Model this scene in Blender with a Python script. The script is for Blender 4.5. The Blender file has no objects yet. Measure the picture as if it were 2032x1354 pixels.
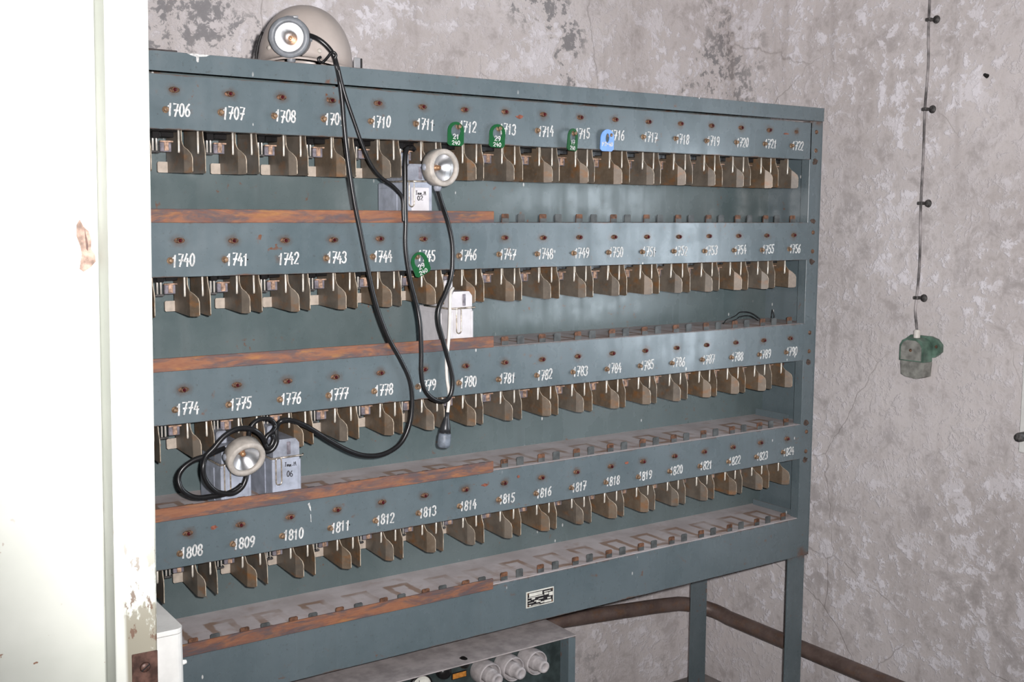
import bpy, bmesh, math, random
from mathutils import Vector, Matrix

random.seed(7)
scene = bpy.context.scene
COL = scene.collection

# ------------------------------------------------------------------ camera
cam_data = bpy.data.cameras.new('camera')
cam_data.sensor_fit = 'HORIZONTAL'
cam_data.sensor_width = 36.0
cam_data.lens = 2208.4 / 2032 * 36.0
cam_data.clip_start = 0.02
cam = bpy.data.objects.new('camera', cam_data)
COL.objects.link(cam)
CAM_LOC = Vector((-0.6646, -2.0763, 1.571))
CR = Vector((0.825635, -0.564191, 0.003919))
CU = Vector((0.059440, 0.093886, 0.993807))
CF = Vector((0.561065, 0.820289, -0.111051))
m = Matrix((( CR.x, CU.x, -CF.x, CAM_LOC.x), (CR.y, CU.y, -CF.y, CAM_LOC.y), (CR.z, CU.z, -CF.z, CAM_LOC.z), (0, 0, 0, 1)))
cam.matrix_world = m
scene.camera = cam

# ------------------------------------------------------------------ world and light
world = bpy.data.worlds.new('daylight')
world.use_nodes = True
bgn = world.node_tree.nodes['Background']
bgn.inputs[0].default_value = (0.80, 0.90, 1.0, 1)
bgn.inputs[1].default_value = 10.0
scene.world = world

# window opening in the right wall lets the sky in (portal only guides the sampling)
pl = bpy.data.lights.new('window_portal', 'AREA')
pl.shape = 'RECTANGLE'; pl.size = 0.90; pl.size_y = 1.20
pl.cycles.is_portal = True
po = bpy.data.objects.new('window_portal', pl)
po.location = (2.12, -1.10, 1.43)
po.rotation_euler = (0, math.radians(90), 0)
COL.objects.link(po)

# the camera's own flash, just right of and above the lens
fl = bpy.data.lights.new('camera_flash', 'SPOT')
fl.shadow_soft_size = 0.016
fl.spot_size = math.radians(92)
fl.spot_blend = 1.0
fl.energy = 325.0
fl.color = (1.0, 0.965, 0.965)
fo = bpy.data.objects.new('camera_flash', fl)
fo.location = CAM_LOC + CR * 0.055 + CU * 0.035 + CF * 0.01
fo.rotation_euler = (CF + CR * 0.07 + CU * 0.125).to_track_quat('-Z', 'Y').to_euler()
COL.objects.link(fo)

scene.cycles.max_bounces = 4
scene.cycles.diffuse_bounces = 2
scene.cycles.glossy_bounces = 2
scene.cycles.use_adaptive_sampling = True
scene.cycles.adaptive_threshold = 0.04
scene.cycles.transmission_bounces = 6
scene.cycles.caustics_reflective = False
scene.cycles.caustics_refractive = False
scene.view_settings.view_transform = 'Standard'
scene.view_settings.look = 'None'
scene.view_settings.gamma = 1.0
scene.view_settings.use_curve_mapping = False
scene.view_settings.exposure = 0.0

# ------------------------------------------------------------------ materials
class NT:
    def __init__(self, name):
        self.mat = bpy.data.materials.new(name)
        self.mat.use_nodes = True
        self.t = self.mat.node_tree
        self.bsdf = self.t.nodes['Principled BSDF']
        self.tc = self.t.nodes.new('ShaderNodeTexCoord')
        self.geo = None
    def n(self, typ, **kw):
        nd = self.t.nodes.new(typ)
        for k, v in kw.items():
            setattr(nd, k, v)
        return nd
    def put(self, sock, v):
        if hasattr(v, 'is_output'):
            self.t.links.new(v, sock)
        else:
            if isinstance(v, (tuple, list)) and len(v) == 3 and sock.type == 'RGBA':
                v = (*v, 1)
            sock.default_value = v
    def coord(self, kind='Object', scale=None, loc=None):
        o = self.tc.outputs[kind]
        if kind == 'World':
            o = self.n('ShaderNodeNewGeometry').outputs['Position']
        if scale or loc:
            mp = self.n('ShaderNodeMapping')
            self.put(mp.inputs[0], o)
            if scale: mp.inputs['Scale'].default_value = scale
            if loc: mp.inputs['Location'].default_value = loc
            o = mp.outputs[0]
        return o
    def world(self, scale=None, loc=None):
        g = self.n('ShaderNodeNewGeometry').outputs['Position']
        mp = self.n('ShaderNodeMapping')
        self.put(mp.inputs[0], g)
        if scale: mp.inputs['Scale'].default_value = scale
        if loc: mp.inputs['Location'].default_value = loc
        return mp.outputs[0]
    def noise(self, vec, scale, detail=4, rough=0.55, dist=0.0):
        nd = self.n('ShaderNodeTexNoise')
        self.put(nd.inputs['Vector'], vec)
        nd.inputs['Scale'].default_value = scale
        nd.inputs['Detail'].default_value = detail
        nd.inputs['Roughness'].default_value = rough
        nd.inputs['Distortion'].default_value = dist
        return nd.outputs[0]
    def voro(self, vec, scale, feature='F1', out=0, rand=1.0):
        nd = self.n('ShaderNodeTexVoronoi', feature=feature)
        self.put(nd.inputs['Vector'], vec)
        nd.inputs['Scale'].default_value = scale
        nd.inputs['Randomness'].default_value = rand
        return nd.outputs[out]
    def ramp(self, f, lo, hi, a=0.0, b=1.0, smooth=True):
        nd = self.n('ShaderNodeMapRange')
        nd.interpolation_type = 'SMOOTHSTEP' if smooth else 'LINEAR'
        self.put(nd.inputs[0], f)
        nd.inputs[1].default_value = lo; nd.inputs[2].default_value = hi
        nd.inputs[3].default_value = a; nd.inputs[4].default_value = b
        return nd.outputs[0]
    def mix(self, f, a, b, mode='MIX'):
        nd = self.n('ShaderNodeMix', data_type='RGBA', blend_type=mode)
        self.put(nd.inputs[0], f); self.put(nd.inputs[6], a); self.put(nd.inputs[7], b)
        return nd.outputs[2]
    def math(self, op, a, b=0.0, c=0.0, clamp=False):
        nd = self.n('ShaderNodeMath', operation=op, use_clamp=clamp)
        self.put(nd.inputs[0], a); self.put(nd.inputs[1], b); self.put(nd.inputs[2], c)
        return nd.outputs[0]
    def sep(self, v):
        nd = self.n('ShaderNodeSeparateXYZ'); self.put(nd.inputs[0], v); return nd.outputs
    def bump(self, h, strength=0.3, dist=0.002):
        nd = self.n('ShaderNodeBump')
        nd.inputs['Strength'].default_value = strength
        nd.inputs['Distance'].default_value = dist
        self.put(nd.inputs['Height'], h)
        self.t.links.new(nd.outputs[0], self.bsdf.inputs['Normal'])
    def out(self, color=None, rough=None, metal=None, **kw):
        b = self.bsdf.inputs
        if color is not None: self.put(b['Base Color'], color)
        if rough is not None: self.put(b['Roughness'], rough)
        if metal is not None: self.put(b['Metallic'], metal)
        for k, v in kw.items(): self.put(b[k], v)
        return self.mat

def simple(name, col, rough=0.5, metal=0.0, var=0.15, scale=60, bump=0.0, **kw):
    t = NT(name)
    v = t.world()
    n = t.noise(v, scale, 4)
    dark = tuple(c * (1 - var * 1.6) for c in col)
    lite = tuple(min(1, c * (1 + var)) for c in col)
    c = t.mix(t.ramp(n, 0.3, 0.7), dark, lite)
    if bump: t.bump(n, bump, 0.001)
    return t.out(c, rough, metal, **kw)

RUST_A = (0.21, 0.075, 0.027)
RUST_B = (0.115, 0.045, 0.022)

def paint_mat(name, panel=False, dust=0.0, lo=(0.098, 0.131, 0.144), hi=(0.137, 0.172, 0.188)):
    """old grey-green enamel with rust speckle; panel adds stains round lamps and pegs"""
    t = NT(name)
    w = t.world()
    n1 = t.noise(w, 3.0, 3, 0.6)
    n2 = t.noise(w, 45, 3, 0.6)
    n3 = t.noise(w, 14, 3, 0.65)
    base = t.mix(t.ramp(n1, 0.3, 0.7), lo, hi)
    base = t.mix(t.ramp(n2, 0.35, 0.75, 0, 0.22), base, tuple(x * 1.12 for x in hi))
    # vertical dirt runs
    ws = t.world(scale=(28, 28, 1.6))
    rn_ = t.noise(ws, 1.0, 2, 0.5)
    base = t.mix(t.ramp(rn_, 0.58, 0.78, 0, 0.25), base, (0.075, 0.092, 0.095))
    # dark specks
    sp = t.ramp(t.noise(w, 170, 1, 0.5), 0.69, 0.75, 0, 0.35)
    base = t.mix(sp, base, (0.06, 0.055, 0.05))
    # rust freckles
    rn = t.math('MULTIPLY', t.ramp(n3, 0.56, 0.72), t.ramp(t.noise(w, 80, 2, 0.6), 0.58, 0.66))
    base = t.mix(rn, base, t.mix(n2, RUST_A, RUST_B))
    if panel:
        o = t.sep(t.coord('Object'))
        u = t.math('SUBTRACT', t.math('FRACT', t.math('ADD', t.math('DIVIDE', o[0], 0.105), 0.5)), 0.5)
        dx = t.math('MULTIPLY', u, 0.105)
        dist = t.math('SQRT', t.math('ADD', t.math('POWER', t.math('MULTIPLY', dx, 0.75), 2.0), t.math('POWER', o[2], 2.0)))
        nz = t.math('MULTIPLY', t.math('SUBTRACT', n2, 0.5), 0.02)
        dn = t.math('ADD', dist, nz)
        halo = t.ramp(dn, 0.002, 0.016, 0.6, 0.0)
        base = t.mix(halo, base, (0.10, 0.055, 0.034))
        dx2 = t.math('ADD', dx, 0.016); dz2 = t.math('ADD', o[2], 0.037)
        d2 = t.math('SQRT', t.math('ADD', t.math('POWER', dx2, 2.0), t.math('POWER', dz2, 2.0)))
        halo2 = t.ramp(t.math('ADD', d2, nz), 0.002, 0.011, 0.6, 0.0)
        base = t.mix(halo2, base, (0.12, 0.062, 0.035))
    # rust creeping in from the sheet's edges
    g = t.sep(t.coord('Generated'))
    ez = t.math('MINIMUM', g[2], t.math('SUBTRACT', 1.0, g[2]))
    en = t.math('ADD', ez, t.math('MULTIPLY', t.math('SUBTRACT', n3, 0.5), 0.16))
    edge = t.ramp(en, -0.025, 0.02, 0.9, 0.0)
    base = t.mix(edge, base, t.mix(n2, (0.19, 0.085, 0.045), (0.09, 0.06, 0.045)))
    # whitish paint splashes
    vs = t.world(scale=(1, 1, 0.45))
    spots = t.ramp(t.voro(vs, 34), 0.055, 0.085, 1, 0)
    gate = t.ramp(t.noise(t.world(scale=(1.4, 1, 2.2)), 2.3, 1), 0.55, 0.6)
    base = t.mix(t.math('MULTIPLY', spots, gate), base, (0.62, 0.62, 0.60))
    if dust:
        nrm = t.sep(t.n('ShaderNodeNewGeometry').outputs['Normal'])
        dm = t.math('MULTIPLY', t.ramp(nrm[2], 0.6, 0.95), dust)
        base = t.mix(dm, base, (0.36, 0.32, 0.31))
    t.bump(n2, 0.08, 0.001)
    rg = t.math('ADD', t.ramp(n3, 0.35, 0.7, 0.20, 0.34), t.ramp(rn_, 0.4, 0.7, 0.0, 0.12))
    return t.out(base, rg, 0.0, IOR=1.6)

def rust_bar_mat():
    t = NT('rusted_flat_bar')
    w = t.world(scale=(0.55, 1, 2.6))
    a = t.noise(w, 15, 6, 0.68, 0.6)
    b = t.noise(w, 90, 4, 0.6)
    c = t.mix(t.ramp(a, 0.42, 0.60), (0.10, 0.078, 0.082), (0.285, 0.122, 0.064))
    c = t.mix(t.ramp(t.noise(w, 26, 5, 0.6), 0.54, 0.70, 0, 0.8), c, (0.36, 0.165, 0.055))
    c = t.mix(t.ramp(b, 0.4, 0.7, 0, 0.55), c, (0.20, 0.075, 0.045))
    t.bump(b, 0.35, 0.002)
    return t.out(c, 0.72, 0.0)

def plate_mat(name, a, b, rust):
    t = NT(name)
    w = t.world()
    n = t.noise(w, 18, 5, 0.6)
    c = t.mix(t.ramp(n, 0.3, 0.7), a, b)
    z = t.ramp(t.noise(t.world(scale=(1, 1, 2)), 24, 4, 0.6), 0.50, 0.70, 0, rust)
    c = t.mix(z, c, (0.22, 0.105, 0.04))
    c = t.mix(t.ramp(t.noise(w, 120, 3), 0.45, 0.75, 0, 0.3), c, (0.23, 0.19, 0.15))
    t.bump(n, 0.1, 0.001)
    return t.out(c, 0.45, 0.1)

def shelf_mat():
    t = NT('dusty_shelf')
    w = t.world()
    n = t.noise(w, 12, 5, 0.6)
    c = t.mix(t.ramp(n, 0.3, 0.7), (0.52, 0.46, 0.455), (0.66, 0.60, 0.60))
    o = t.sep(t.coord('Object'))
    u = t.math('SUBTRACT', t.math('FRACT', t.math('ADD', t.math('DIVIDE', t.math('ADD', o[0], 0.008), 0.105), 0.5)), 0.5)
    ax = t.math('ABSOLUTE', t.math('MULTIPLY', u, 0.105))
    ay = t.math('ABSOLUTE', t.math('SUBTRACT', o[1], 0.072))
    wob = t.math('MULTIPLY', t.math('SUBTRACT', t.noise(w, 40, 3), 0.5), 0.012)
    dbox = t.math('MAXIMUM', t.math('SUBTRACT', ax, 0.030), t.math('SUBTRACT', ay, 0.052))
    dbox = t.math('ABSOLUTE', t.math('ADD', t.math('ADD', dbox, 0.006), wob))
    ring = t.ramp(dbox, 0.005, 0.010, 0.8, 0.0)
    cellvar = t.ramp(t.noise(w, 8, 2), 0.36, 0.56, 0.15, 1.0)
    c = t.mix(t.math('MULTIPLY', ring, cellvar), c, (0.30, 0.175, 0.105))
    c = t.mix(t.ramp(t.noise(w, 20, 4), 0.55, 0.75, 0, 0.55), c, (0.42, 0.29, 0.24))
    t.bump(t.noise(w, 200, 2), 0.2, 0.001)
    return t.out(c, 0.9, 0.0)

def wall_mat(name):
    """bare plaster with flaking whitewash, cracks and grime"""
    t = NT(name)
    w = t.world()
    # warped coordinates give the torn, curling outlines of flaked paint
    nd = t.n('ShaderNodeTexNoise'); t.put(nd.inputs['Vector'], w); nd.inputs['Scale'].default_value = 16; nd.inputs['Detail'].default_value = 2
    sc = t.n('ShaderNodeVectorMath', operation='SCALE'); t.put(sc.inputs[0], nd.outputs['Color']); sc.inputs['Scale'].default_value = 0.035
    cv = t.n('ShaderNodeVectorMath', operation='ADD'); t.put(cv.inputs[0], w); t.put(cv.inputs[1], sc.outputs[0])
    wv = cv.outputs[0]
    n1 = t.noise(w, 1.7, 3, 0.6)
    big = t.noise(wv, 7.5, 7, 0.74)
    fine = t.noise(wv, 30, 4, 0.68)
    zone = t.noise(w, 1.25, 1, 0.5)
    c = t.mix(t.ramp(n1, 0.34, 0.66), (0.55, 0.503, 0.487), (0.73, 0.682, 0.672))
    c = t.mix(t.ramp(big, 0.49, 0.36, 0, 0.55), c, (0.40, 0.362, 0.355))
    c = t.mix(t.ramp(fine, 0.35, 0.65, 0.0, 0.5), c, (0.68, 0.64, 0.655))
    flake = t.math('MULTIPLY', t.ramp(big, 0.53, 0.57), t.ramp(zone, 0.30, 0.52))
    c = t.mix(t.math('MULTIPLY', flake, 0.6), c, (0.88, 0.855, 0.90))
    bits = t.math('MULTIPLY', t.ramp(fine, 0.54, 0.62), t.ramp(t.math('ADD', zone, t.math('MULTIPLY', big, 0.8)), 0.80, 0.98, 0.1, 1.0))
    c = t.mix(t.math('MULTIPLY', bits, 0.65), c, (0.90, 0.875, 0.92))
    # dark bare patches
    dk = t.math('MULTIPLY', t.ramp(t.math('ADD', big, t.math('MULTIPLY', fine, 0.5)), 0.735, 0.66), t.ramp(t.noise(w, 2.4, 2, 0.6), 0.46, 0.58))
    yy = t.ramp(t.sep(w)[1], 0.3, 0.58, 0.15, 1.0)
    c = t.mix(t.math('MULTIPLY', t.math('MULTIPLY', dk, yy), 0.75), c, (0.20, 0.20, 0.212))
    streak = t.ramp(t.noise(t.world(scale=(7, 7, 0.7)), 2.2, 3, 0.6), 0.54, 0.76, 0, 0.35)
    c = t.mix(streak, c, (0.34, 0.295, 0.275))
    ck = t.voro(wv, 1.6, 'DISTANCE_TO_EDGE')
    crack = t.math('MULTIPLY', t.ramp(ck, 0.0, 0.004, 0.4, 0.0), t.ramp(n1, 0.50, 0.58))
    c = t.mix(crack, c, (0.24, 0.205, 0.19))
    h = t.math('ADD', t.math('MULTIPLY', t.ramp(big, 0.53, 0.58), 0.35), t.math('MULTIPLY', fine, 0.9))
    h = t.math('ADD', h, t.math('MULTIPLY', t.ramp(fine, 0.54, 0.58), 0.35))
    h = t.math('SUBTRACT', h, t.math('MULTIPLY', crack, 0.8))
    t.bump(h, 0.45, 0.006)
    return t.out(c, 0.88, 0.0)

def white_paint_mat():
    t = NT('chipped_white_gloss_paint')
    w = t.world()
    c = t.mix(t.ramp(t.noise(w, 6, 4), 0.3, 0.7), (0.58, 0.605, 0.55), (0.68, 0.70, 0.645))
    z = t.sep(w)
    low = t.ramp(z[2], 1.10, 1.30, 1.0, 0.0)
    # paint peeled off the jamb's lower part
    bare = t.ramp(t.noise(t.world(scale=(1.2, 1.2, 0.6)), 26, 5, 0.65), 0.46, 0.52)
    right = t.ramp(z[0], -0.347, -0.342)
    c = t.mix(t.math('MULTIPLY', bare, t.math('MULTIPLY', low, right)), c, (0.27, 0.255, 0.20))
    chips = t.ramp(t.noise(t.world(scale=(1.6, 1.6, 0.8)), 60, 5, 0.65), 0.57, 0.62)
    c = t.mix(t.math('MULTIPLY', chips, t.math('MULTIPLY', low, right)), c, (0.16, 0.10, 0.07))
    rust = t.ramp(t.noise(w, 60, 3, 0.6), 0.70, 0.74, 0, 0.9)
    c = t.mix(t.math('MULTIPLY', rust, low), c, (0.24, 0.10, 0.05))
    t.bump(t.noise(w, 70, 4), 0.15, 0.001)
    return t.out(c, 0.55)

M = {}
M['paint'] = paint_mat('grey_green_enamel', dust=0.6)
M['panel'] = paint_mat('grey_green_enamel_panel', panel=True, dust=0.75)
M['sheet'] = paint_mat('grey_green_back_sheet', lo=(0.094, 0.127, 0.130), hi=(0.128, 0.163, 0.166))
M['rustbar'] = rust_bar_mat()
M['plate'] = plate_mat('tarnished_steel_plate', (0.112, 0.094, 0.075), (0.190, 0.160, 0.128), 0.6)
M['plate2'] = plate_mat('rust_brown_steel_plate', (0.110, 0.080, 0.054), (0.180, 0.134, 0.092), 0.9)
M['plate_edge'] = simple('worn_plate_edge_flash_glint', (0.52, 0.44, 0.34), 0.4, 0.1, 0.3, 70)  # bare steel edges, lightened so the flash glint sits in the colour
M['shelf'] = shelf_mat()
M['rod'] = simple('tinned_wire', (0.78, 0.73, 0.64), 0.35, 0.25, 0.12, 90)
M['flash_bright_tab'] = simple('steel_flange_flash_bright', (0.50, 0.43, 0.36), 0.6, 0, 0.12, 60)  # bent flange of the steel plate; flash reflection painted in as a pale colour
M['bakelite'] = simple('black_bakelite', (0.012, 0.011, 0.011), 0.3, 0, 0.2)
M['chrome'] = simple('bright_pin_metal', (0.72, 0.68, 0.62), 0.3, 0.35, 0.15)
M['copper'] = simple('tarnished_copper', (0.50, 0.33, 0.24), 0.5, 0.1, 0.4, 120)
M['greymetal'] = simple('dull_grey_metal', (0.24, 0.22, 0.25), 0.5, 0.2, 0.25, 100)
M['rustscrew'] = simple('rusted_screw', (0.165, 0.088, 0.052), 0.65, 0.15, 0.5, 220, 0.3)
M['brass'] = simple('tarnished_brass_peg', (0.25, 0.16, 0.095), 0.55, 0.1, 0.4, 200, 0.2)
M['jewel'] = simple('dark_red_glass', (0.07, 0.009, 0.012), 0.06, 0, 0.2)
M['hole'] = simple('black_hole', (0.006, 0.005, 0.005), 0.8, 0, 0.1)
M['white_number'] = simple('white_brush_paint', (0.66, 0.66, 0.645), 0.6, 0, 0.22, 200)
M['wall'] = wall_mat('flaking_plaster')
M['ceil'] = simple('ceiling_plaster', (0.45, 0.44, 0.43), 0.9, 0, 0.12, 6)
M['floor'] = simple('dusty_concrete', (0.24, 0.22, 0.21), 0.9, 0, 0.25, 9, 0.4)
M['white'] = white_paint_mat()
M['torn_wood'] = simple('torn_bare_wood', (0.36, 0.25, 0.20), 0.8, 0, 0.35, 90, 0.4)
M['white_plain'] = simple('white_enamel', (0.80, 0.80, 0.77), 0.4, 0, 0.05, 30)
M['strike'] = simple('brown_painted_strike', (0.105, 0.055, 0.042), 0.5, 0.2, 0.35, 90, 0.2)
M['pipe'] = plate_mat('brown_rusted_pipe', (0.115, 0.080, 0.070), (0.19, 0.135, 0.118), 0.4)
M['cable'] = simple('black_rubber_cable', (0.012, 0.012, 0.013), 0.33, 0, 0.15)
M['cable_white'] = simple('white_plastic_cable', (0.74, 0.71, 0.66), 0.45, 0, 0.06)
M['battery'] = simple('pale_lavender_grey_case', (0.36, 0.39, 0.46), 0.42, 0, 0.14, 40)
M['battery_white'] = simple('off_white_case', (0.66, 0.64, 0.66), 0.42, 0, 0.06, 40)
M['battery_lid'] = simple('grey_plastic_lid', (0.30, 0.32, 0.37), 0.42, 0, 0.18, 50)
M['ink'] = simple('black_marker_ink', (0.015, 0.013, 0.015), 0.6, 0, 0.1)
M['bail'] = simple('worn_steel_wire', (0.55, 0.48, 0.40), 0.3, 0.7, 0.3, 120)
M['bezel'] = simple('dusty_cream_bezel', (0.47, 0.43, 0.385), 0.5, 0, 0.14, 60)
M['bezel_grey'] = simple('grey_rubber_bezel', (0.20, 0.215, 0.235), 0.45, 0, 0.14, 60)
M['reflector'] = simple('mirror_reflector', (0.93, 0.94, 0.96), 0.30, 1.0, 0.03)
M['red_scab'] = simple('red_lead_scab', (0.27, 0.085, 0.05), 0.7, 0, 0.3, 160)
M['tab_grey'] = simple('dark_grey_tab', (0.085, 0.092, 0.092), 0.6, 0, 0.25, 60)
M['rusty_tab'] = simple('rust_topped_tab', (0.15, 0.068, 0.036), 0.7, 0, 0.4, 120)
M['edge_rust'] = simple('dark_edge_rust', (0.085, 0.055, 0.042), 0.75, 0, 0.4, 120)
M['bulb'] = simple('bulb_socket', (0.55, 0.30, 0.16), 0.3, 0.5, 0.2)
M['helmet'] = simple('cream_helmet_shell', (0.52, 0.455, 0.415), 0.38, 0, 0.10, 9)
M['helmet_dark'] = simple('black_helmet_trim', (0.015, 0.014, 0.014), 0.5, 0, 0.2)
M['silver'] = simple('silver_clip', (0.62, 0.63, 0.65), 0.35, 0.6, 0.1)
M['porcelain'] = simple('dusty_porcelain', (0.42, 0.39, 0.39), 0.5, 0, 0.14, 50)
M['orange'] = simple('orange_label', (0.50, 0.20, 0.035), 0.5, 0, 0.2, 120)
M['switch_green'] = simple('green_enamel_switch', (0.12, 0.20, 0.155), 0.45, 0, 0.3, 30)
M['switch_dust'] = simple('dusty_green_switch_cover', (0.27, 0.27, 0.245), 0.75, 0, 0.25, 40)
M['clip'] = simple('dark_cable_clip', (0.085, 0.08, 0.078), 0.6, 0.1, 0.4, 150)
M['wallcable'] = simple('grey_wall_cable', (0.34, 0.315, 0.315), 0.7, 0, 0.55, 14)
M['dustgrey'] = simple('dust_covered_sheet', (0.40, 0.36, 0.355), 0.9, 0, 0.15, 30, 0.3)
M['plate_white'] = simple('cream_plate_frame', (0.72, 0.71, 0.64), 0.45, 0, 0.1)
M['unit_dark'] = simple('dark_green_enamel', (0.040, 0.055, 0.055), 0.4, 0, 0.25, 40)
M['dark_board'] = simple('dark_rusted_sheet', (0.06, 0.05, 0.05), 0.7, 0, 0.3)
M['blue_tag'] = simple('blue_plastic_tag', (0.12, 0.30, 0.72), 0.3, 0, 0.05)
M['black_plug'] = simple('grey_black_plug', (0.03, 0.032, 0.036), 0.35, 0, 0.2)
M['plug_grey'] = simple('slate_plug_cap', (0.17, 0.20, 0.24), 0.5, 0, 0.2, 90)

def glassy(name, col, trans, rough, ior=1.45):
    t = NT(name)
    return t.out(col, rough, 0.0, **{'Transmission Weight': trans, 'IOR': ior})
def clear_sheet(name, refl):
    """thin clear glass: passes light straight through, with a faint mirror reflection"""
    t = NT(name)
    tr = t.n('ShaderNodeBsdfTransparent'); gl = t.n('ShaderNodeBsdfGlossy'); mx = t.n('ShaderNodeMixShader')
    gl.inputs['Roughness'].default_value = 0.02
    mx.inputs[0].default_value = refl
    t.put(mx.inputs[1], tr.outputs[0]); t.put(mx.inputs[2], gl.outputs[0])
    t.put(t.t.nodes['Material Output'].inputs[0], mx.outputs[0])
    return t.mat
M['lens'] = clear_sheet('clear_lens', 0.05)
M['pane'] = clear_sheet('window_pane', 0.05)
M['green_tag'] = glassy('green_translucent_plastic', (0.022, 0.15, 0.052), 0.30, 0.12)

# ------------------------------------------------------------------ mesh helpers
class MB:
    def __init__(self):
        self.bm = bmesh.new()
        self.mats = []
        self.cur = 0
    def mat(self, m):
        if m not in self.mats: self.mats.append(m)
        self.cur = self.mats.index(m)
        return self
    def _tag(self, faces, smooth=False):
        for f in faces:
            f.material_index = self.cur
            f.smooth = smooth
    def box(self, x0, x1, y0, y1, z0, z1, bevel=0.0, mtx=None, seg=1):
        r = bmesh.ops.create_cube(self.bm, size=1.0)
        vs = r['verts']
        for v in vs:
            v.co = Vector(((x0 + x1) / 2 + v.co.x * (x1 - x0), (y0 + y1) / 2 + v.co.y * (y1 - y0), (z0 + z1) / 2 + v.co.z * (z1 - z0)))
        fs = set(f for v in vs for f in v.link_faces)
        if bevel:
            es = set(e for v in vs for e in v.link_edges)
            r2 = bmesh.ops.bevel(self.bm, geom=list(es), offset=bevel, segments=seg, affect='EDGES', profile=0.5)
            vs = [v for v in r2['verts'] if v.is_valid]
            fs = set(f for v in vs for f in v.link_faces)
        if mtx is not None:
            for v in vs: v.co = mtx @ v.co
        self._tag([f for f in fs if f.is_valid])
        return self
    def prism(self, pts, axis, a, b, smooth=False, mtx=None):
        """extrude polygon pts (2D) along axis from a to b; axis 'x': pts=(y,z), 'y': (x,z), 'z': (x,y)"""
        def mk(p, t):
            if axis == 'x': return Vector((t, p[0], p[1]))
            if axis == 'y': return Vector((p[0], t, p[1]))
            return Vector((p[0], p[1], t))
        A = [self.bm.verts.new(mk(p, a)) for p in pts]
        B = [self.bm.verts.new(mk(p, b)) for p in pts]
        fs = [self.bm.faces.new(A), self.bm.faces.new(B[::-1])]
        n = len(pts)
        for i in range(n):
            fs.append(self.bm.faces.new((A[i], B[i], B[(i + 1) % n], A[(i + 1) % n])))
        if mtx is not None:
            for v in A + B: v.co = mtx @ v.co
        self._tag(fs, smooth)
        return self
    def tube(self, path, r, seg=8, closed=False, caps=True, rr=None):
        pts = [Vector(p) for p in path]
        n = len(pts)
        rings = []
        prev = None
        for i, p in enumerate(pts):
            if closed:
                d = (pts[(i + 1) % n] - pts[i - 1])
            else:
                d = pts[min(i + 1, n - 1)] - pts[max(i - 1, 0)]
            if d.length < 1e-9: d = Vector((0, 0, 1))
            d.normalize()
            if prev is None:
                up = Vector((0, 0, 1)) if abs(d.z) < 0.9 else Vector((1, 0, 0))
                u = d.cross(up).normalized()
            else:
                u = (prev - d * prev.dot(d))
                u = u.normalized() if u.length > 1e-6 else d.orthogonal().normalized()
            prev = u
            v = d.cross(u)
            rad = rr[i] if rr else r
            rings.append([self.bm.verts.new(p + (u * math.cos(a) + v * math.sin(a)) * rad) for a in [2 * math.pi * k / seg for k in range(seg)]])
        fs = []
        rng = range(n if closed else n - 1)
        for i in rng:
            A, B = rings[i], rings[(i + 1) % n]
            for k in range(seg):
                fs.append(self.bm.faces.new((A[k], A[(k + 1) % seg], B[(k + 1) % seg], B[k])))
        self._tag(fs, True)
        if caps and not closed:
            cf = [self.bm.faces.new(rings[0][::-1]), self.bm.faces.new(rings[-1])]
            self._tag(cf)
        return self
    def lathe(self, prof, origin=(0, 0, 0), axis=(0, 0, 1), seg=20, smooth=True, sx=1.0, sy=1.0):
        """prof: list of (radius, height along axis)"""
        ax = Vector(axis).normalized()
        up = Vector((0, 0, 1)) if abs(ax.z) < 0.9 else Vector((1, 0, 0))
        u = up.cross(ax).normalized(); v = ax.cross(u)
        o = Vector(origin)
        rings = []
        for r, h in prof:
            if r < 1e-6:
                rings.append([self.bm.verts.new(o + ax * h)])
            else:
                rings.append([self.bm.verts.new(o + ax * h + (u * math.cos(a) * sx + v * math.sin(a) * sy) * r) for a in [2 * math.pi * k / seg for k in range(seg)]])
        fs = []
        for A, B in zip(rings, rings[1:]):
            for k in range(seg):
                k2 = (k + 1) % seg
                if len(A) == 1 and len(B) == 1: continue
                if len(A) == 1: fs.append(self.bm.faces.new((A[0], B[k], B[k2])))
                elif len(B) == 1: fs.append(self.bm.faces.new((A[k], A[k2], B[0])))
                else: fs.append(self.bm.faces.new((A[k], A[k2], B[k2], B[k])))
        self._tag(fs, smooth)
        return self
    def stroke(self, pts, w, y, mtx=None, sink=0.0006):
        """flat brush stroke in the XZ plane at depth y (2D points), thin solid"""
        y0_ = y
        P = [Vector((p[0], p[1])) for p in pts]
        n = len(P)
        L, Rr = [], []
        for i in range(n):
            d = P[min(i + 1, n - 1)] - P[max(i - 1, 0)]
            if d.length < 1e-9: d = Vector((1, 0))
            d.normalize()
            nn = Vector((-d.y, d.x)) * w / 2
            ext = Vector((0, 0))
            if i == 0: ext = -d * w * 0.3
            if i == n - 1: ext = d * w * 0.3
            L.append(P[i] + nn + ext); Rr.append(P[i] - nn + ext)
        fr = lambda q, yy: Vector((q.x, yy, q.y))
        fs = []
        for i in range(n - 1):
            self.sk = getattr(self, 'sk', 0) + 1
            y = y0_ - 0.000018 * (self.sk % 24)
            a = [self.bm.verts.new(fr(q, y)) for q in (L[i], Rr[i], Rr[i + 1], L[i + 1])]
            b = [self.bm.verts.new(fr(q, y + sink)) for q in (L[i], Rr[i], Rr[i + 1], L[i + 1])]
            if mtx is not None:
                for v in a + b: v.co = mtx @ v.co
            fs.append(self.bm.faces.new(a))
            fs.append(self.bm.faces.new((a[0], b[0], b[1], a[1])))
            fs.append(self.bm.faces.new((a[2], b[2], b[3], a[3])))
            fs.append(self.bm.faces.new((a[1], b[1], b[2], a[2])))
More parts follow.
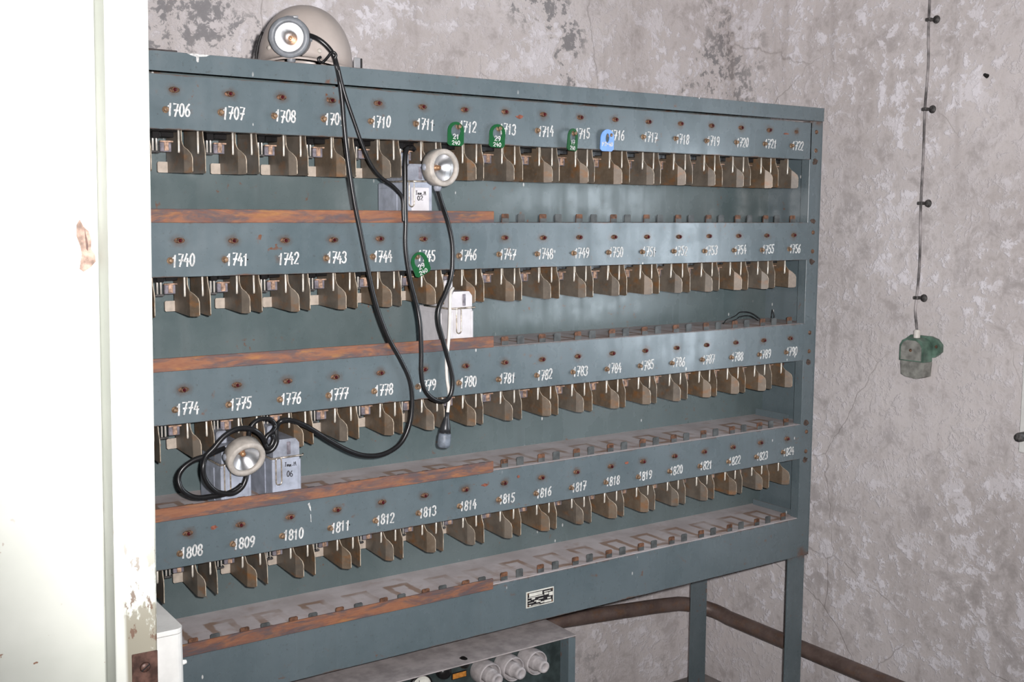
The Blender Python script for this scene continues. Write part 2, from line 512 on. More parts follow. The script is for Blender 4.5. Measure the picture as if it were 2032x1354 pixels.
            fs.append(self.bm.faces.new((a[3], b[3], b[0], a[0])))
        self._tag(fs)
        return self
    def mesh(self, name):
        bmesh.ops.recalc_face_normals(self.bm, faces=self.bm.faces)
        me = bpy.data.meshes.new(name)
        self.bm.to_mesh(me); self.bm.free()
        for mt in self.mats: me.materials.append(M[mt])
        return me
    def obj(self, name, parent=None, loc=None):
        o = bpy.data.objects.new(name, self.mesh(name))
        COL.objects.link(o)
        if parent: o.parent = parent
        if loc is not None: o.location = loc
        return o

def link(name, me, parent=None, loc=(0, 0, 0), rot=None):
    o = bpy.data.objects.new(name, me)
    COL.objects.link(o)
    if parent: o.parent = parent
    o.location = loc
    if rot: o.rotation_euler = rot
    return o

def tag(o, label=None, cat=None, group=None, kind=None):
    if label: o['label'] = label
    if cat: o['category'] = cat
    if group: o['group'] = group
    if kind: o['kind'] = kind
    return o

def empty(name, loc=(0, 0, 0)):
    o = bpy.data.objects.new(name, None)
    o.empty_display_size = 0.02
    COL.objects.link(o)
    o.location = loc
    return o

def rel(parent, o):
    """keep o where it was modelled (world coordinates) under a parent that has its own location"""
    o.parent = parent
    o.location = Vector(o.location) - Vector(parent.location)
    return o

def smooth_path(pts, sub=6):
    P = [Vector(p) for p in pts]
    out = []
    n = len(P)
    for i in range(n - 1):
        p0, p1, p2, p3 = P[max(i - 1, 0)], P[i], P[i + 1], P[min(i + 2, n - 1)]
        for k in range(sub):
            t = k / sub
            out.append(0.5 * ((2 * p1) + (p2 - p0) * t + (2 * p0 - 5 * p1 + 4 * p2 - p3) * t * t + (3 * p1 - p0 - 3 * p2 + p3) * t ** 3))
    out.append(P[-1])
    return out

def arc(cx, cy, rx, ry, a0, a1, n=8):
    return [(cx + rx * math.cos(math.radians(a0 + (a1 - a0) * i / n)), cy + ry * math.sin(math.radians(a0 + (a1 - a0) * i / n))) for i in range(n + 1)]

# brush digits in a 0..1 (wide) by 0..2 (tall) box
GL = {
 '0': [arc(0.5, 1.0, 0.42, 0.95, 90, 450, 16)],
 '1': [[(0.12, 1.45), (0.5, 1.95), (0.5, 0.03)]],
 '2': [arc(0.5, 1.45, 0.42, 0.5, 170, -40, 8) + [(0.08, 0.06), (0.95, 0.06)]],
 '3': [arc(0.45, 1.48, 0.42, 0.46, 150, -75, 8) + arc(0.45, 0.55, 0.48, 0.5, 70, -150, 8)],
 '4': [[(0.55, 1.95), (0.05, 0.75), (1.0, 0.75)], [(0.72, 1.25), (0.72, 0.0)]],
 '5': [[(0.9, 1.92), (0.2, 1.92), (0.15, 1.1)] + arc(0.45, 0.62, 0.46, 0.58, 120, -145, 9)],
 '6': [[(0.78, 1.92), (0.35, 1.5), (0.1, 0.8)] + arc(0.5, 0.58, 0.41, 0.53, 180, 540, 14)],
 '7': [[(0.05, 1.92), (0.92, 1.92), (0.38, 0.0)], [(0.2, 0.95), (0.95, 0.95)]],
 '8': [arc(0.5, 1.47, 0.36, 0.45, 90, 450, 12), arc(0.5, 0.52, 0.43, 0.49, 90, 450, 12)],
 '9': [arc(0.5, 1.42, 0.41, 0.5, 0, 360, 14), [(0.91, 1.42), (0.85, 0.6), (0.45, 0.05)]],
 'I': [[(0.3, 1.95), (0.3, 0.0)]],
 'J': [[(0.2, 1.9), (0.8, 1.9)], [(0.5, 1.9), (0.5, 0.2), (0.2, 0.0)]],
 'm': [[(0.05, 0.0), (0.05, 0.9), (0.3, 0.95), (0.4, 0.0), (0.45, 0.8), (0.75, 0.95), (0.85, 0.0)]],
 'n': [[(0.1, 0.0), (0.1, 0.95), (0.6, 0.9), (0.75, 0.0)]],
 'M': [[(0.0, 0.0), (0.1, 1.9), (0.5, 0.7), (0.9, 1.9), (1.0, 0.0)]],
 '.': [[(0.3, 0.0), (0.45, 0.15)]],
 'P': [[(0.1, 0.0), (0.1, 1.95), (0.8, 1.8), (0.8, 1.1), (0.1, 0.95)]],
 '-': [[(0.1, 0.9), (0.9, 0.9)]],
}
def text(mb, s, x, z, h, y, width=None, w=None, slant=0.0, jitter=0.0, mtx=None):
    """write s with its lower left at (x, z), height h"""
    cw = (width / len(s)) if width else h * 0.52
    w = w or h * 0.13
    for i, ch in enumerate(s):
        if ch == ' ': continue
        jz = random.uniform(-jitter, jitter) * h
        js = slant + random.uniform(-jitter, jitter) * 0.6
        for st in GL[ch]:
            pts = []
            for (a, b) in st:
                zz = b / 2 * h
                pts.append((x + i * cw + a * cw * 0.82 + js * zz, z + zz + jz))
            mb.stroke(pts, w, y, mtx=mtx)

# ------------------------------------------------------------------ setting
WX, WY = 1.98, 0.613
def structure(o): o['kind'] = 'structure'; return o
structure(MB().mat('wall').box(-2.6, WX + 0.25, WY, WY + 0.25, 0, 2.9).obj('wall_back'))
# right wall with its window opening
wy0, wy1, wz0, wz1 = -1.66, -0.535, 1.0, 1.86
mb = MB().mat('wall')
mb.box(WX, WX + 0.25, wy1, WY, 0, 2.9)
mb.box(WX, WX + 0.25, -3.6, wy0, 0, 2.9)
mb.box(WX, WX + 0.25, wy0, wy1, 0, wz0)
mb.box(WX, WX + 0.25, wy0, wy1, wz1, 2.9)
structure(mb.obj('wall_right'))
structure(MB().mat('floor').box(-2.6, WX + 0.25, -3.6, WY + 0.25, -0.1, 0).obj('floor'))
structure(MB().mat('ceil').box(-2.6, WX + 0.25, -3.6, WY + 0.25, 2.9, 3.0).obj('ceiling'))
structure(MB().mat('wall').box(-2.85, -2.6, -3.6, WY + 0.25, 0, 2.9).obj('wall_left'))
structure(MB().mat('wall').box(-2.85, WX + 0.25, -3.85, -3.6, 0, 2.9).obj('wall_rear'))  # unseen, added to shut out sky light from behind the camera

# window in the right wall: pale frame proud of the plaster, panes, latch
win = structure(empty('window_1', (WX, (wy0 + wy1) / 2, wz0)))
mb = MB().mat('white_plain')
fx0, fx1 = WX - 0.012, WX + 0.07
mb.box(fx0, fx1, wy1 - 0.055, wy1 + 0.028, wz0 - 0.02, wz1 + 0.03, 0.003)
mb.box(fx0, fx1, wy0 - 0.028, wy0 + 0.055, wz0 - 0.02, wz1 + 0.03, 0.003)
mb.box(fx0 + 0.001, fx1, wy0 + 0.0551, wy1 - 0.0551, wz1 - 0.05, wz1 + 0.03, 0.003)
mb.box(fx0 + 0.001, fx1, wy0 + 0.0551, wy1 - 0.0551, wz0 - 0.02, wz0 + 0.05, 0.003)
mb.box(WX + 0.01, WX + 0.06, (wy0 + wy1) / 2 - 0.03, (wy0 + wy1) / 2 + 0.03, wz0, wz1, 0.003)
rel(win, mb.obj('window_frame'))
for a, b in ((wy0 + 0.05, (wy0 + wy1) / 2 - 0.025), ((wy0 + wy1) / 2 + 0.025, wy1 - 0.05)):
    rel(win, MB().mat('pane').box(WX + 0.034, WX + 0.038, a, b, wz0 + 0.045, wz1 - 0.045).obj('pane'))
rel(win, MB().mat('clip').lathe([(0, 0.035), (0.010, 0.034), (0.012, 0.028), (0.012, 0.0), (0, 0.0)], (WX - 0.012, -0.525, 1.025), (-1, 0, 0), 16).obj('latch_knob'))

# partition with the doorway the view looks through: board wall, jamb, strike plate
JT = Matrix.Translation((-0.3035, 0, 1.45)) @ Matrix.Rotation(math.radians(1.0), 4, 'Y') @ Matrix.Translation((0.3035, 0, -1.45))
mb = MB().mat('white').box(-2.5, -0.3415, -0.778, -0.70, 0.06, 2.84, 0.002, mtx=JT)
wf = structure(mb.obj('wall_front'))
GT = Matrix.Translation((0.0105, 0, 0))
ch = MB().mat('torn_wood')
ch.prism([(-0.3735, 1.560), (-0.3700, 1.566), (-0.3660, 1.558), (-0.3610, 1.553), (-0.3585, 1.545), (-0.3590, 1.533), (-0.3550, 1.527), (-0.3545, 1.519), (-0.3600, 1.513), (-0.3680, 1.508), (-0.3720, 1.511), (-0.3705, 1.520), (-0.3690, 1.527), (-0.3702, 1.536), (-0.3738, 1.547)], 'y', -0.7792, -0.7775, mtx=GT)
ch.mat('strike').prism([(-0.3652, 1.556), (-0.3640, 1.549), (-0.3622, 1.539), (-0.3625, 1.531), (-0.3642, 1.533), (-0.3650, 1.545)], 'y', -0.7798, -0.7790, mtx=GT)
o = ch.obj('gouge', wf); o['label'] = 'splintered bare wood where the paint broke away'
door = structure(empty('door_1', (-0.326, -0.78, 0)))
mb = MB().mat('white')
mb.prism([(-0.3410, -0.70), (-0.3410, -0.778), (-0.3495, -0.849), (-0.3485, -0.85), (-0.3055, -0.85), (-0.3035, -0.848), (-0.3035, -0.70)], 'z', 0.03, 2.84, mtx=JT)
jo = rel(door, mb.obj('jamb'))
sp = rel(door, MB().mat('strike').box(-0.3325, -0.3040, -0.8520, -0.8499, 0.86, 1.0825, 0.0006, mtx=JT).obj('strike_plate'))
sp['label'] = 'brown metal strike plate'
for z in (1.066, 0.90):
    s_ = MB().mat('strike').lathe([(0, 0.0026), (0.0045, 0.002), (0.0062, 0.0), (0, 0)], (-0.3250, -0.8518, z), (0, -1, 0), 14)
    s_.mat('hole').box(-0.3306, -0.3194, -0.8548, -0.8540, z - 0.0006, z + 0.0006, mtx=Matrix.Translation((-0.325, 0, z)) @ Matrix.Rotation(math.radians(-35), 4, 'Y') @ Matrix.Translation((0.325, 0, -z)))
    so = s_.obj('screw'); so.parent = sp

# white cabinet standing behind the partition
cab = empty('cabinet', (-0.42, -0.40, 0))
pts = [(-0.70, -0.25), (-0.70, -0.55)] + arc(-0.1975, -0.537, 0.013, 0.013, -90, 0, 5) + [(-0.1845, -0.25)]
rel(cab, MB().mat('white_plain').prism(pts, 'z', 0.0, 0.979).obj('body'))
rel(cab, MB().mat('white_plain').prism(pts, 'z', 0.980, 0.987).obj('top_board'))
rel(cab, MB().mat('white_plain').lathe([(0, 0.007), (0.003, 0.006), (0.004, 0), (0, 0)], (-0.1845, -0.535, 0.93), (1, 0, 0), 10).obj('knob'))
tag(cab, 'white enamelled cabinet corner low behind the door jamb', 'cabinet')

# rusty heating pipe along the back wall, round the corner and along the right wall
pp = [(-2.5, WY - 0.065, 0.37), (0.3, WY - 0.065, 0.36), (1.31, WY - 0.065, 0.345), (1.55, WY - 0.065, 0.326), (1.70, WY - 0.065, 0.313), (1.80, WY - 0.065, 0.302)]
pp += [(1.80 + 0.115 * math.sin(math.radians(a)), WY - 0.18 + 0.115 * math.cos(math.radians(a)), 0.302 - 0.0004 * a) for a in range(12, 91, 13)]
pp += [(1.915, 0.1, 0.265), (1.915, -0.2, 0.265), (1.915, -1.0, 0.265), (1.915, -3.5, 0.26)]
pipe = MB().mat('pipe').tube(pp, 0.0235, 14).obj('heating_pipe')
tag(pipe, 'brown rusted heating pipe running low along the plaster walls behind the rack', 'pipe')

# ------------------------------------------------------------------ charging rack
PITCH = 0.105
NC = 17
ROWZ = [1.801, 1.5235, 1.2425, 0.963]
PTOP = [1.8285, 1.558, 1.280, 0.996]
PBOT = [1.729, 1.456, 1.177, 0.898]
B5T, B5B = 0.727, 0.615
XL, XR = -0.25, 1.785          # outer faces
YB, YD = 0.188, 0.47           # back sheet of the bays, far side
NUM0 = [1706, 1740, 1774, 1808]

rack = empty('charging_rack', (0.77, 0.23, 0))
tag(rack, 'long grey-green steel miners lamp charging rack with four rows of numbered bays', 'rack')
def part(mb, name, label=None):
    o = mb.obj(name)
    rel(rack, o)
    if label: o['label'] = label
    return o

# carcass
part(MB().mat('paint').box(XL, XR, -0.003, YD, 1.8665, 1.869).box(XL, XR, -0.003, 0.0, 1.8335, 1.8665).box(XL, XR, YD - 0.003, YD, 1.82, 1.8665), 'top_cover')
dr = MB().mat('white_number').prism([(0.024, 1.8688), (0.067, 1.8688), (0.060, 1.8655), (0.0465, 1.864), (0.0455, 1.8545), (0.0435, 1.8535), (0.0415, 1.8555), (0.0412, 1.8635), (0.030, 1.866)], 'y', -0.0037, -0.0029).obj('paint_drip')
rel(rack, dr)['label'] = 'white paint drip on the top edge'
part(MB().mat('sheet').box(XL + 0.003, XR - 0.003, YB, YB + 0.002, B5B, 1.8655), 'back_sheet')
part(MB().mat('sheet').box(XL + 0.003, XR - 0.003, YD - 0.005, YD - 0.003, B5B, 1.8655), 'rear_sheet')
for x0, x1, s in ((XR - 0.003, XR, 1), (XL, XL + 0.003, -1)):
    part(MB().mat('paint').box(x0, x1, 0.0, YD, B5B, 1.8335), 'side_panel')
    # front post: folded flange with a returned inner lip
    xa, xb = (1.737, XR - 0.003) if s > 0 else (XL + 0.003, XL + 0.048)
    p = MB().mat('paint').box(xa, xb, 0.0005, 0.003, B5B, 1.8325, 0.0006)
    p.box(xa, xa + 0.003, 0.003, 0.028, B5B, 1.8325) if s > 0 else p.box(xb - 0.003, xb, 0.003, 0.028, B5B, 1.8325)
    part(p, 'post')
# legs: steel angle
for x0, s in ((1.716, 1), (XL, -1)):
    for y0, sy in ((0.012, 1), (0.400, -1)):
        w = 0.068
        a = MB().mat('paint')
        if s > 0:
            a.box(x0, x0 + w, y0, y0 + 0.005, 0, B5B, 0.0008); a.box(x0 + w - 0.005, x0 + w, y0 + 0.005, y0 + 0.055, 0, B5B, 0.0008)
        else:
            a.box(x0, x0 + w, y0, y0 + 0.005, 0, B5B, 0.0008); a.box(x0, x0 + 0.005, y0 + 0.005, y0 + 0.055, 0, B5B, 0.0008)
        part(a, 'leg')

# number panels
num_rng = random.Random(3)
def indicator_mesh():
    mb = MB().mat('rustscrew')
    mb.lathe([(0, 0.0016), (0.0095, 0.0014), (0.0105, 0)], (0, 0, 0), (0, -1, 0), 16, sx=1.0, sy=0.52)
    mb.lathe([(0.0052, 0.0), (0.0052, 0.004), (0.0042, 0.005), (0.0036, 0.005)], (0, 0, 0), (0, -1, 0), 12)
    mb.mat('jewel').lathe([(0.0036, 0.004), (0.0034, 0.007), (0.0022, 0.0085), (0, 0.009)], (0, 0, 0), (0, -1, 0), 10)
    return mb.mesh('indicator_lamp')
IND = indicator_mesh()
def peg_mesh():
    mb = MB().mat('brass')
    mb.lathe([(0.0062, 0.0), (0.0056, 0.0012), (0.0036, 0.0018), (0.0034, 0.0055), (0.0044, 0.0060), (0.0045, 0.0078), (0.0036, 0.0090), (0, 0.0094)], (0, 0, 0), (0, -1, 0), 12)
    return mb.mesh('tag_peg')
PEG = peg_mesh()
HOLE = MB().mat('hole').lathe([(0, 0.0006), (0.0014, 0.0005), (0.0016, 0)], (0, 0, 0), (0, -1, 0), 8).mesh('pin_hole')
BASEW = MB().mat('rustscrew').lathe([(0, 0.0010), (0.007, 0.0008), (0.008, 0)], (0, 0, 0), (0, -1, 0), 14, sx=1.0, sy=0.6).mesh('rust_scab')
PNL = []
for r in range(4):
    jz = ROWZ[r]
    mb = MB().mat('panel')
    x1 = 1.737 if r else 1.742
    z0, z1 = PBOT[r] - jz, PTOP[r] - jz
    mb.box(XL + 0.04, x1, -0.0015 if r else 0.0005, 0.0025, z0, z1, 0.0008)
    mb.box(XL + 0.048, 1.735, 0.0025, 0.022, z0, z0 + 0.002)           # lower return flange
    pan = mb.obj('number_panel', loc=(0, 0, jz))
    rel(rack, pan)
    PNL.append(pan)
    yf = -0.0015 if r else 0.0005
    for k in range(NC):
        x = k * PITCH
        if r == 0 and k == 16:
            link('rust_scab', BASEW, pan, (x + 0.0, yf, 0))
        else:
            link('indicator_lamp', IND, pan, (x + num_rng.uniform(-.0008, .0008), yf, num_rng.uniform(-.0008, .0008)), (0, 0, 0))
        if not (r == 1 and k == 2):
            link('tag_peg', PEG, pan, (x - 0.0175 + num_rng.uniform(-.001, .001), yf, -0.037 + num_rng.uniform(-.001, .001)))
        link('pin_hole', HOLE, pan, (x + 0.0275, yf, -0.037))
        random.seed(r * 100 + k)
        tb = MB().mat('white_number')
        h = 0.0235 if r != 3 else 0.022
        text(tb, str(NUM0[r] + k), x - 0.0150, -0.048, h, yf - 0.0007, width=0.044, w=0.0033, slant=0.08, jitter=0.05)
        tb.obj('painted_number', pan)
# splashes and scabs of paint on the front sheets
def splash(name, mat, pts, y, parent, loc=(0, 0, 0), label=None):
    o = MB().mat(mat).prism(pts, 'y', y - 0.0004, y + 0.0004).obj(name, parent, loc)
    if label: o['label'] = label
    return o
def blob(cx, cz, rx, rz, seed, n=11):
    rg = random.Random(seed)
    return [(cx + rx * math.cos(6.283 * i / n) * rg.uniform(0.6, 1.2), cz + rz * math.sin(6.283 * i / n) * rg.uniform(0.6, 1.2)) for i in range(n)]
splash('rust_scab', 'red_scab', blob(0.775, 1.793 - ROWZ[0], 0.011, 0.0045, 1), 0.0001, PNL[0])
splash('rust_scab', 'red_scab', blob(1.640, 1.794 - ROWZ[0], 0.011, 0.0022, 6), 0.0001, PNL[0])
splash('rust_scab', 'red_scab', blob(0.052, 0.966 - ROWZ[3], 0.0075, 0.0045, 2), -0.0019, PNL[3])
splash('rust_scab', 'red_scab', blob(0.682, 0.966 - ROWZ[3], 0.0095, 0.0035, 3), -0.0019, PNL[3])
splash('rust_scab', 'red_scab', blob(0.774, 0.973 - ROWZ[3], 0.005, 0.0035, 4), -0.0019, PNL[3])
splash('rust_scab', 'red_scab', blob(1.100, 0.965 - ROWZ[3], 0.006, 0.0035, 5), -0.0019, PNL[3])
splash('paint_splash', 'white_number', [(0.249, 0.984 - ROWZ[3]), (0.2525, 0.987 - ROWZ[3]), (0.2555, 0.977 - ROWZ[3]), (0.2560, 0.968 - ROWZ[3]), (0.2535, 0.972 - ROWZ[3])], -0.0019, PNL[3])
splash('paint_splash', 'white_number', [(0.2545, 0.962 - ROWZ[3]), (0.2555, 0.962 - ROWZ[3]), (0.2562, 0.945 - ROWZ[3]), (0.2548, 0.946 - ROWZ[3])], -0.0019, PNL[3])
for z in (PBOT[0] - 0.006, PBOT[1] - 0.006, PBOT[2] - 0.006, PBOT[3] - 0.006, PTOP[1] + 0.004, PTOP[3] + 0.003):
    o = MB().mat('edge_rust').prism(blob(1.7585, z, 0.012, 0.009, int(z * 100)), 'y', 0.0001, 0.0009).obj('rust_scab')
    rel(rack, o)
# panel end screws
SCR = MB().mat('rustscrew').lathe([(0, 0.004), (0.003, 0.0038), (0.0052, 0.002), (0.006, 0)], (0, 0, 0), (0, -1, 0), 12).mesh('screw')
for z in (1.804, 1.754, 1.531, 1.479, 1.253, 1.201, 0.973, 0.917):
    rel(rack, link('screw', SCR, None, (1.760, 0.0004, z)))

# base panel under the lowest shelf, with its maker's plate
base = part(MB().mat('paint').box(XL + 0.04, 1.737, -0.0015, 0.0015, B5B, B5T, 0.0008).box(XL + 0.04, 1.737, 0.0015, 0.03, B5B, B5B + 0.002), 'base_panel')
mb = MB().mat('plate_white').box(0.797, 0.878, -0.0032, -0.0015, 0.6525, 0.692, 0.0004)
npo = mb.obj('nameplate'); npo.parent = base; npo.location = (0, 0, 0)
mb = MB().mat('ink').box(0.8005, 0.8745, -0.0036, -0.0031, 0.6555, 0.689)
mb.mat('plate_white')
for (a, b, c, d) in [(0.805, 0.843, 0.6795, 0.6875), (0.848, 0.868, 0.6835, 0.6855), (0.803, 0.846, 0.676, 0.678), (0.849, 0.861, 0.6765, 0.6815), (0.863, 0.8735, 0.672, 0.681),
                     (0.812, 0.822, 0.6715, 0.675), (0.801, 0.809, 0.6695, 0.671), (0.820, 0.832, 0.6655, 0.668), (0.858, 0.868, 0.6655, 0.669), (0.832, 0.846, 0.669, 0.6705),
                     (0.803, 0.818, 0.6635, 0.6648), (0.826, 0.838, 0.662, 0.6655), (0.838, 0.848, 0.6585, 0.662), (0.849, 0.870, 0.6575, 0.663), (0.803, 0.811, 0.6565, 0.6595), (0.814, 0.835, 0.6568, 0.6582)]:
    mb.box(a, b, -0.0040, -0.0035, c, d)
mb.mat('rustscrew')
for a in (0.8025, 0.8725):
    for c in (0.6575, 0.687):
        mb.lathe([(0, 0.0016), (0.0022, 0.001), (0.0026, 0)], (a, -0.0033, c), (0, -1, 0), 8)
pr_ = mb.obj('plate_print'); pr_.parent = base; pr_.location = (0, 0, 0)
pr_['label'] = 'black maker\'s plate print with worn white lines'

# shelves with pairs of stop tabs
def tab_mesh(rusty):
    mb = MB().mat('rusty_tab' if rusty else 'tab_grey')
    prof = [(-0.0095, 0), (0.0095, 0), (0.0095, 0.016)] + arc(0.0065, 0.0165, 0.003, 0.003, 0, 90, 3) + arc(-0.0065, 0.0165, 0.003, 0.003, 90, 180, 3)
    mb.prism(prof, 'y', 0.0, 0.0022)
    if rusty:
        mb.mat('tab_grey').box(-0.0093, 0.0093, -0.0004, 0.0003, 0.0, 0.0095)
    return mb.mesh('stop_tab')
TABR, TABG = tab_mesh(True), tab_mesh(False)
SHZ = [PTOP[1], PTOP[2], PTOP[3], B5T]
for i, z in enumerate(SHZ):
    mb = MB().mat('shelf').box(XL + 0.003, 1.7815, 0.004, YB, -0.0022, 0.0)
    sh = mb.obj('shelf', loc=(0, 0, z))
    rel(rack, sh)
    for k in range(NC):
        link('stop_tab', TABR, sh, (k * PITCH + 0.0095, 0.012, 0))
        if k < NC - 1:
            link('stop_tab', TABG, sh, (k * PITCH + 0.0535, 0.012, 0))
    if i >= 2:
        so = MB().mat('paint').box(1.745, 1.7475, 0.055 if i == 2 else 0.02, 0.180, 0.0, 0.019 if i == 2 else 0.016, 0.0004).obj('end_strip', sh)
# rusty retaining bars on the left half
bar_rng = random.Random(5)
for z, dz in zip(SHZ, (0.0, 0.0, -0.002, -0.0075)):
    b = MB().mat('rustbar').box(XL + 0.01, 0.702, -0.0065, -0.0017, z + dz - 0.0005, z + dz + 0.0250, 0.0009)
    o = part(b, 'retaining_bar', 'rusted flat steel bar along the shelf edge')

# hanging guide plates, contacts and terminal blocks
def plate_profile():
    # y (depth) / z (relative to panel bottom), seen from the side
    return [(0.138, 0.016), (0.052, 0.016), (0.052, -0.012)] + [(0.050, -0.018), (0.042, -0.026), (0.032, -0.034), (0.026, -0.043), (0.0235, -0.052)] + [(0.0235, -0.070), (0.0255, -0.0755), (0.031, -0.078)] + [(0.138, -0.0745)]
def guide_mesh(flare, mat, tabbed, left=False):
    prof = plate_profile()
    mb = MB().mat(mat)
    th = 0.0016
    def bend(y):
        return flare * max(0.0, 0.0385 - y) * 0.75
    # split into strips along depth so that the front lip can bend
    def zr(y):
        top = 0.016 if y >= 0.052 else None
        pts = [(0.0235, -0.050, -0.0748), (0.0255, -0.042, -0.0775), (0.032, -0.034, -0.078), (0.038, -0.029, -0.0778), (0.044, -0.024, -0.0776), (0.050, -0.017, -0.0774), (0.052, 0.016, -0.0773), (0.095, 0.016, -0.076), (0.138, 0.016, -0.0745)]
        if left:
            pts = [(0.0235, -0.038, -0.0735), (0.025, -0.030, -0.0765), (0.029, -0.022, -0.0775), (0.032, -0.014, -0.0775), (0.034, -0.004, -0.0774), (0.035, 0.004, -0.0774), (0.036, 0.016, -0.0773), (0.095, 0.016, -0.076), (0.138, 0.016, -0.0745)]
        return pts
    P = zr(1)
    cols = []
    for (y, zt, zb) in P:
        x = bend(y)
        cols.append([mb.bm.verts.new((x + s * th / 2, y, zz)) for s in (-1, 1) for zz in (zt, zb)])
    fs = []; fe = []
    for q_, (A, B) in enumerate(zip(cols, cols[1:])):
        fs.append(mb.bm.faces.new((A[0], B[0], B[1], A[1])))
        fs.append(mb.bm.faces.new((A[2], A[3], B[3], B[2])))
        (fe if q_ < 6 else fs).append(mb.bm.faces.new((A[0], A[2], B[2], B[0])))
        fs.append(mb.bm.faces.new((A[1], B[1], B[3], A[3])))
    A = cols[0]; fe.append(mb.bm.faces.new((A[0], A[1], A[3], A[2])))
    A = cols[-1]; fs.append(mb.bm.faces.new((A[0], A[2], A[3], A[1])))
    mb._tag(fs)
    mb.mat('plate_edge')._tag(fe)
    if tabbed:
        mb.mat('flash_bright_tab').prism([(-0.0205, -0.0725), (-0.0205, -0.0555), (-0.0185, -0.0535), (0.0, -0.0535), (0.0, -0.0745), (-0.0185, -0.0745)], 'y', 0.1335, 0.1365)
    return mb.mesh('guide_plate')
GR = [guide_mesh(1, 'plate', True), guide_mesh(1.25, 'plate2', True)]
GLp = [guide_mesh(0, 'plate', False, True), guide_mesh(0.1, 'plate2', False, True)]
ROD = MB().mat('rod').tube([(0, 0, 0.012), (0, 0, -0.036), (0, 0.001, -0.0395)], 0.0021, 8).mesh('contact_rod')
def term_mesh():
    mb = MB().mat('bakelite')
    mb.box(-0.027, 0.022, 0.058, 0.105, 0.0, 0.022, 0.001)
    mb.box(-0.025, -0.011, 0.062, 0.082, -0.013, 0.0, 0.001)
    mb.box(-0.006, 0.018, 0.070, 0.095, -0.010, 0.0, 0.001)
    return mb.mesh('terminal_block')
TERM = term_mesh()
PIN = MB().mat('chrome').lathe([(0.0019, 0.0), (0.0019, -0.026), (0.0, -0.027)], (0, 0, 0), (0, 0, 1), 8).mat('clip').box(-0.005, 0.005, -0.004, 0.006, -0.030, -0.026, 0.0006).mesh('contact_pin')
CON = MB().mat('copper').box(-0.0125, 0.0125, -0.004, 0.004, -0.003, 0.0, 0.0005).box(-0.004, 0.004, -0.002, 0.002, -0.019, -0.003, 0.0004).mat('greymetal').box(-0.011, 0.0105, 0.002, 0.009, -0.021, -0.003, 0.001).mesh('charging_contact')
g_rng = random.Random(11)
for r in range(4):
    zb = PBOT[r]
    for k in range(NC):
        x = k * PITCH
        for side in (-1, 1):
            xx = x + (-0.0415 if side < 0 else 0.028)
            me = g_rng.choice(GLp if side < 0 else GR)
            jit = g_rng.uniform(-0.0012, 0.0012)
            gp = link('guide_plate', me, None, (xx + jit, 0.0, zb + g_rng.uniform(-0.001, 0.001)), (0, g_rng.uniform(-.015, .015), g_rng.uniform(-.02, .02)))
            rel(rack, gp)
            link('contact_rod', ROD, gp, (-0.0065, 0.047 if side > 0 else 0.044, 0.0))
        tbk = link('terminal_block', TERM, None, (x, 0, zb))
        rel(rack, tbk)
        link('contact_pin', PIN, tbk, (-0.0215, 0.072, -0.010))
        link('contact_pin', PIN, tbk, (-0.0145, 0.072, -0.010))
        link('charging_contact', CON, tbk, (0.006, 0.078, -0.016))

